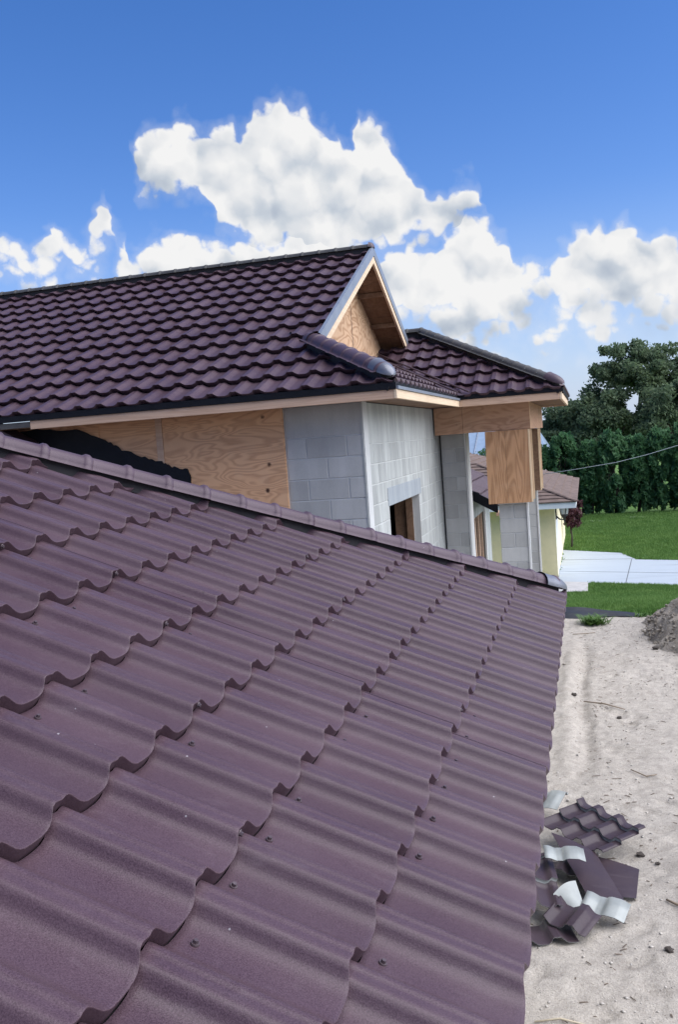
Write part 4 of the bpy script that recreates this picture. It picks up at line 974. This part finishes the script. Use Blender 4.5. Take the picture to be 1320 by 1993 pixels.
# pebbles and crumbs: uncountable
n = 3200; px = RNG.uniform(-.85, 2.2, n); py = 5.2 + 13 * RNG.random(n) ** 1.5; s = .0045 + .012 * RNG.random(n) ** 4
octa = np.array([(1, 0, 0), (-1, 0, 0), (0, 1, 0), (0, -1, 0), (0, 0, 1), (0, 0, -1)], float); of = np.array([(0, 2, 4), (2, 1, 4), (1, 3, 4), (3, 0, 4), (2, 0, 5), (1, 2, 5), (3, 1, 5), (0, 3, 5)])
sc = np.stack([s * RNG.uniform(.7, 1.6, n), s * RNG.uniform(.7, 1.6, n), s * .7], 1)
def sandz(x, y): return .050 * vnoise(x, y, 1.1, 1) + .034 * vnoise(x, y, 3.1, 2) + .024 * vnoise(x, y, 8.3, 3) + .016 * vnoise(x, y, 19, 4)
pz = sandz(px, py)
V = (octa[None] * sc[:, None] + np.stack([px, py, pz + s * .3], 1)[:, None] + RNG.normal(0, .15, (n, 6, 3)) * s[:, None, None]).reshape(-1, 3)
F = (of[None] + 6 * np.arange(n)[:, None, None]).reshape(-1, 3)
o = link('pebbles', rawmesh('pebbles', V, F, simple('pebble', (.40, .37, .33), .9, .5, 40))); tag(o, 'small pebbles and crumbs strewn over the sand', 'pebbles', kind='stuff')
n = 480; cx = RNG.uniform(-.8, 2.0, 60); cyy = 5.3 + 13 * RNG.random(60); k_ = RNG.integers(0, 60, n)
px = np.where(RNG.random(n) < .6, cx[k_] + RNG.normal(0, .16, n), RNG.uniform(-.85, 2.1, n)); py = np.where(RNG.random(n) < .6, cyy[k_] + RNG.normal(0, .3, n), RNG.uniform(5.2, 18.2, n))
a = RNG.uniform(0, np.pi, n); L = .012 + .045 * RNG.random(n) ** 3; w_ = .0025 + .004 * RNG.random(n); z = sandz(px, py) + .004
d = np.stack([np.cos(a), np.sin(a), RNG.normal(0, .15, n)], 1); e = np.stack([-np.sin(a), np.cos(a), np.zeros(n)], 1); P = np.stack([px, py, z], 1); up = np.array([0, 0, 1.0])
V = np.stack([P - d * L[:, None] - e * w_[:, None], P - d * L[:, None] + e * w_[:, None], P + d * L[:, None] + e * w_[:, None], P + d * L[:, None] - e * w_[:, None], P + up * .006 - d * L[:, None] * .7, P + up * .006 + d * L[:, None] * .7], 1).reshape(-1, 3)
F = (np.array([(0, 3, 5), (0, 5, 4), (1, 4, 5), (1, 5, 2), (0, 4, 1), (3, 2, 5)])[None] + 6 * np.arange(n)[:, None, None]).reshape(-1, 3)
o = link('wood_splinters', rawmesh('wood_splinters', V, F, simple('dark_splinter', (.11, .085, .065), .9, .5, 20))); tag(o, 'dark splinters and crumbs littering the sand', 'debris', kind='stuff')
def stick(pts, r, mat, lab):
    pts = [(x, y, float(sandz(np.array([x]), np.array([y]))[0]) + z) for x, y, z in pts]
    tag(MB().tube(pts, [r * .8, r, r * .6] if len(pts) == 3 else r, 6).build('stick', M[mat], smooth=True), lab, 'stick')
stick([(-.20, 12.72, .02), (.08, 12.55, .03), (.33, 12.38, .02)], .010, 'stick', 'long thin dry stick lying across the middle of the sand')
stick([(-.50, 5.64, .015), (-.34, 5.70, .02), (-.18, 5.665, .012)], .007, 'stickpale', 'pale curved stem on the sand at the bottom of the picture')
stick([(.44, 7.36, .015), (.50, 7.30, .02), (.60, 7.20, .015)], .010, 'stick', 'short dark stick at the right edge beside the scrap pile')
stick([(.30, 10.1, .02), (.45, 9.95, .02), (.56, 9.98, .015)], .007, 'stick', 'small twig on the sand above the scrap pile')
stick([(-.40, 16.9, .02), (-.2, 16.95, .02), (.0, 17.0, .015)], .008, 'stick', 'faint twig on the sand in front of the weed clump')
def clod(x, y, s, lab, mat='clod'):
    bm = bmesh.new(); bmesh.ops.create_icosphere(bm, subdivisions=2, radius=s)
    for v in bm.verts: v.co *= 1 + RNG.uniform(-.3, .3); v.co.z *= .6
    me = bpy.data.meshes.new('dirt_clod'); bm.to_mesh(me); bm.free(); me.materials.append(M[mat])
    z = float(sandz(np.array([x]), np.array([y]))[0]); tag(link('dirt_clod', me, None, Matrix.Translation((x, y, z + s * .35))), lab, 'clod')
clod(.285, 8.10, .035, 'dark clod right of the tile scrap panel'); clod(.40, 6.60, .032, 'black clod near the lower right corner'); clod(.247, 12.07, .034, 'dark clod just beyond the long dry stick')
clod(-.33, 13.0, .04, 'dark clod near the roof edge beside the long dry stick'); clod(.95, 15.6, .05, 'dark clod at the foot of the dirt mound'); clod(.42, 7.95, .022, 'tiny dark clod at the right frame edge beside the scrap pile')

# scrap pile: offcuts of roof sheet ---------------------------------------
def offcut_mesh(nw, ncr, c=.33, v0=0.0, cut=0.0, tail=None, mats=('scrap', 'tilewhite')):
    """a cut piece of tile sheet, nw waves by ncr courses, with a primed underside"""
    us = []
    for w_ in range(int(math.ceil(nw))):
        for v in COARSE[:-1]:
            if w_ + v <= nw: us.append(w_ + v)
    us.append(nw); us = np.array(us)
    h = prof(us + v0); d = -.62 * h
    rows = []
    for k in range(int(math.ceil(ncr))):
        s0 = k * c
        for s, z in tile_rows(c)[::-1][1:]:
            if k + s / c <= ncr + .02: rows.append((s0 + s, z))
    P = np.array([[(u * TW, s - dd + cut * u * TW, hh + z) for u, hh, dd in zip(us, h, d)] for s, z in rows]); nr, nc = P.shape[:2]
    top = P.reshape(-1, 3); bot = top - [0, 0, .003]
    F = []; mi = []
    for i in range(nr - 1):
        for k in range(nc - 1):
            a = i * nc + k; F.append((a, a + 1, a + nc + 1, a + nc)); mi.append(0)
    N = len(top); F2 = [tuple(x + N for x in f[::-1]) for f in F]
    edge = []
    for k in range(nc - 1): edge += [(k, k + N, k + 1 + N, k + 1), ((nr - 1) * nc + k + 1, (nr - 1) * nc + k + 1 + N, (nr - 1) * nc + k + N, (nr - 1) * nc + k)]
    for i in range(nr - 1): edge += [((i + 1) * nc, (i + 1) * nc + N, i * nc + N, i * nc), (i * nc + nc - 1, i * nc + nc - 1 + N, (i + 1) * nc + nc - 1 + N, (i + 1) * nc + nc - 1)]
    me = bpy.data.meshes.new('sheet_offcut'); me.from_pydata([tuple(q) for q in np.concatenate([top, bot])], [], F + F2 + edge)
    me.materials.append(M[mats[0]]); me.materials.append(M[mats[1]])
    me.polygons.foreach_set('material_index', [0] * len(F) + [1] * len(F2) + [0] * len(edge)); me.polygons.foreach_set('use_smooth', [True] * len(F) * 2 + [False] * len(edge)); me.update(); return me
def offcut(lab, pos, rz, nw, ncr, flip=False, tilt=(0, 0), name='tile_offcut', **kw):
    me = offcut_mesh(nw, ncr, **kw); Lx = nw * TW; Ly = ncr * kw.get('c', .33)
    mw = Matrix.Translation(pos) @ Matrix.Rotation(R(rz), 4, 'Z') @ Matrix.Rotation(R(tilt[0]), 4, 'X') @ Matrix.Rotation(R(tilt[1]), 4, 'Y')
    if flip: mw = mw @ Matrix.Rotation(math.pi, 4, 'Y')
    mw = mw @ Matrix.Translation((-Lx / 2, -Ly / 2, 0))
    return tag(link(name, me, None, mw), lab, 'roof scrap', 'roof sheet offcuts in the pile')
def flat_piece(lab, pts, z, bend=.0, mat='tile', name='sheet_offcut', rib=True):
    """smooth cut sheet: outline points on the ground with heights, slight thickness"""
    P = [Vector(q) for q in pts]; mb = MB(); mb.prism([tuple(q + Vector((0, 0, z))) for q in P], (0, 0, .004))
    o = mb.build(name, [M[mat]]); return tag(o, lab, 'roof scrap', 'roof sheet offcuts in the pile')
offcut('tile sheet offcut with three wavy steps on top of the scrap pile', (-.10, 8.27, .22), -41, 3.1, 2.5, tilt=(6, 5), c=.24)
offcut('upturned pale tile offcut at the upper left of the scrap pile', (-.50, 8.86, .16), -25, 1.3, 1.3, flip=True, tilt=(16, -14), c=.24)
def bent_sheet(lab, A, B, C_, D_, mat, sag=.0, ribs=0, n=12, curl=0.0, under='tilewhite'):
    A, B, C_, D_ = map(Vector, (A, B, C_, D_)); vs = []
    for i in range(n + 1):
        f = i / n; a = A.lerp(D_, f); b_ = B.lerp(C_, f)
        for k in range(n + 1):
            g = k / n; p = a.lerp(b_, g); p.z += sag * math.sin(math.pi * g) + curl * (f - .5) ** 2 * 4 + (.006 * max(0, math.sin(ribs * math.pi * 2 * f)) if ribs else 0); vs.append(p)
    m_ = n + 1; F = [(i * m_ + k, i * m_ + k + 1, (i + 1) * m_ + k + 1, (i + 1) * m_ + k) for i in range(n) for k in range(n)]
    me = bpy.data.meshes.new('sheet_offcut'); N = len(vs)
    me.from_pydata([tuple(q) for q in vs] + [tuple(q - Vector((0, 0, .003))) for q in vs], [], F + [tuple(x + N for x in f[::-1]) for f in F])
    bm = bmesh.new(); bm.from_mesh(me); bm.faces.ensure_lookup_table(); bm.to_mesh(me); bm.free()
    me.materials.append(M[mat]); me.materials.append(M[under])
    nn = (B - A).cross(D_ - A); flipn = nn.z > 0
    me.polygons.foreach_set('material_index', ([1] * len(F) + [0] * len(F)) if flipn else ([0] * len(F) + [1] * len(F))); me.polygons.foreach_set('use_smooth', [True] * len(F) * 2); me.update()
    return tag(link('sheet_offcut', me), lab, 'roof scrap', 'roof sheet offcuts in the pile')
bent_sheet('wide flat brown sheet in the middle of the scrap pile', (-.47, 8.05, .20), (-.10, 7.88, .12), (.12, 7.20, .04), (-.13, 7.10, .06), 'scrap', .012, 2)
bent_sheet('flat brown sheet end sticking out to the right of the pile', (-.14, 7.92, .07), (.26, 7.78, .03), (.21, 7.30, .02), (-.05, 7.26, .03), 'scrap', .008, 1)
offcut('pale upturned cap piece lying across the middle of the pile', (-.345, 7.52, .26), 8, 1.45, .55, flip=True, tilt=(8, 3), c=.42)
offcut('pale upturned wave offcut at the lower right of the pile', (-.03, 7.02, .06), -16, 1.45, .70, flip=True, tilt=(4, 4), c=.33)
bent_sheet('twisted pale sheet scrap at the front of the pile', (-.42, 7.02, .13), (-.25, 7.20, .16), (-.12, 6.80, .02), (-.30, 6.88, .05), 'tilewhite', .03, 0, curl=.03)
offcut('brown tile offcut lying at the front end of the pile', (-.27, 6.80, .15), -24, 1.5, 1.0, tilt=(10, 4), c=.30)
offcut('long brown offcut leaning beside the roof edge at the left of the pile', (-.50, 7.26, .22), 8, 1.0, 2.2, tilt=(6, 20), c=.36)
offcut('dark curved offcut at the bottom left of the pile', (-.45, 6.68, .09), 20, 1.6, .8, tilt=(8, 2), c=.34)
offcut('dark offcut wedged between the pale cap piece and the long brown one', (-.40, 7.72, .10), -12, 1.6, .8, tilt=(4, -6), c=.34)
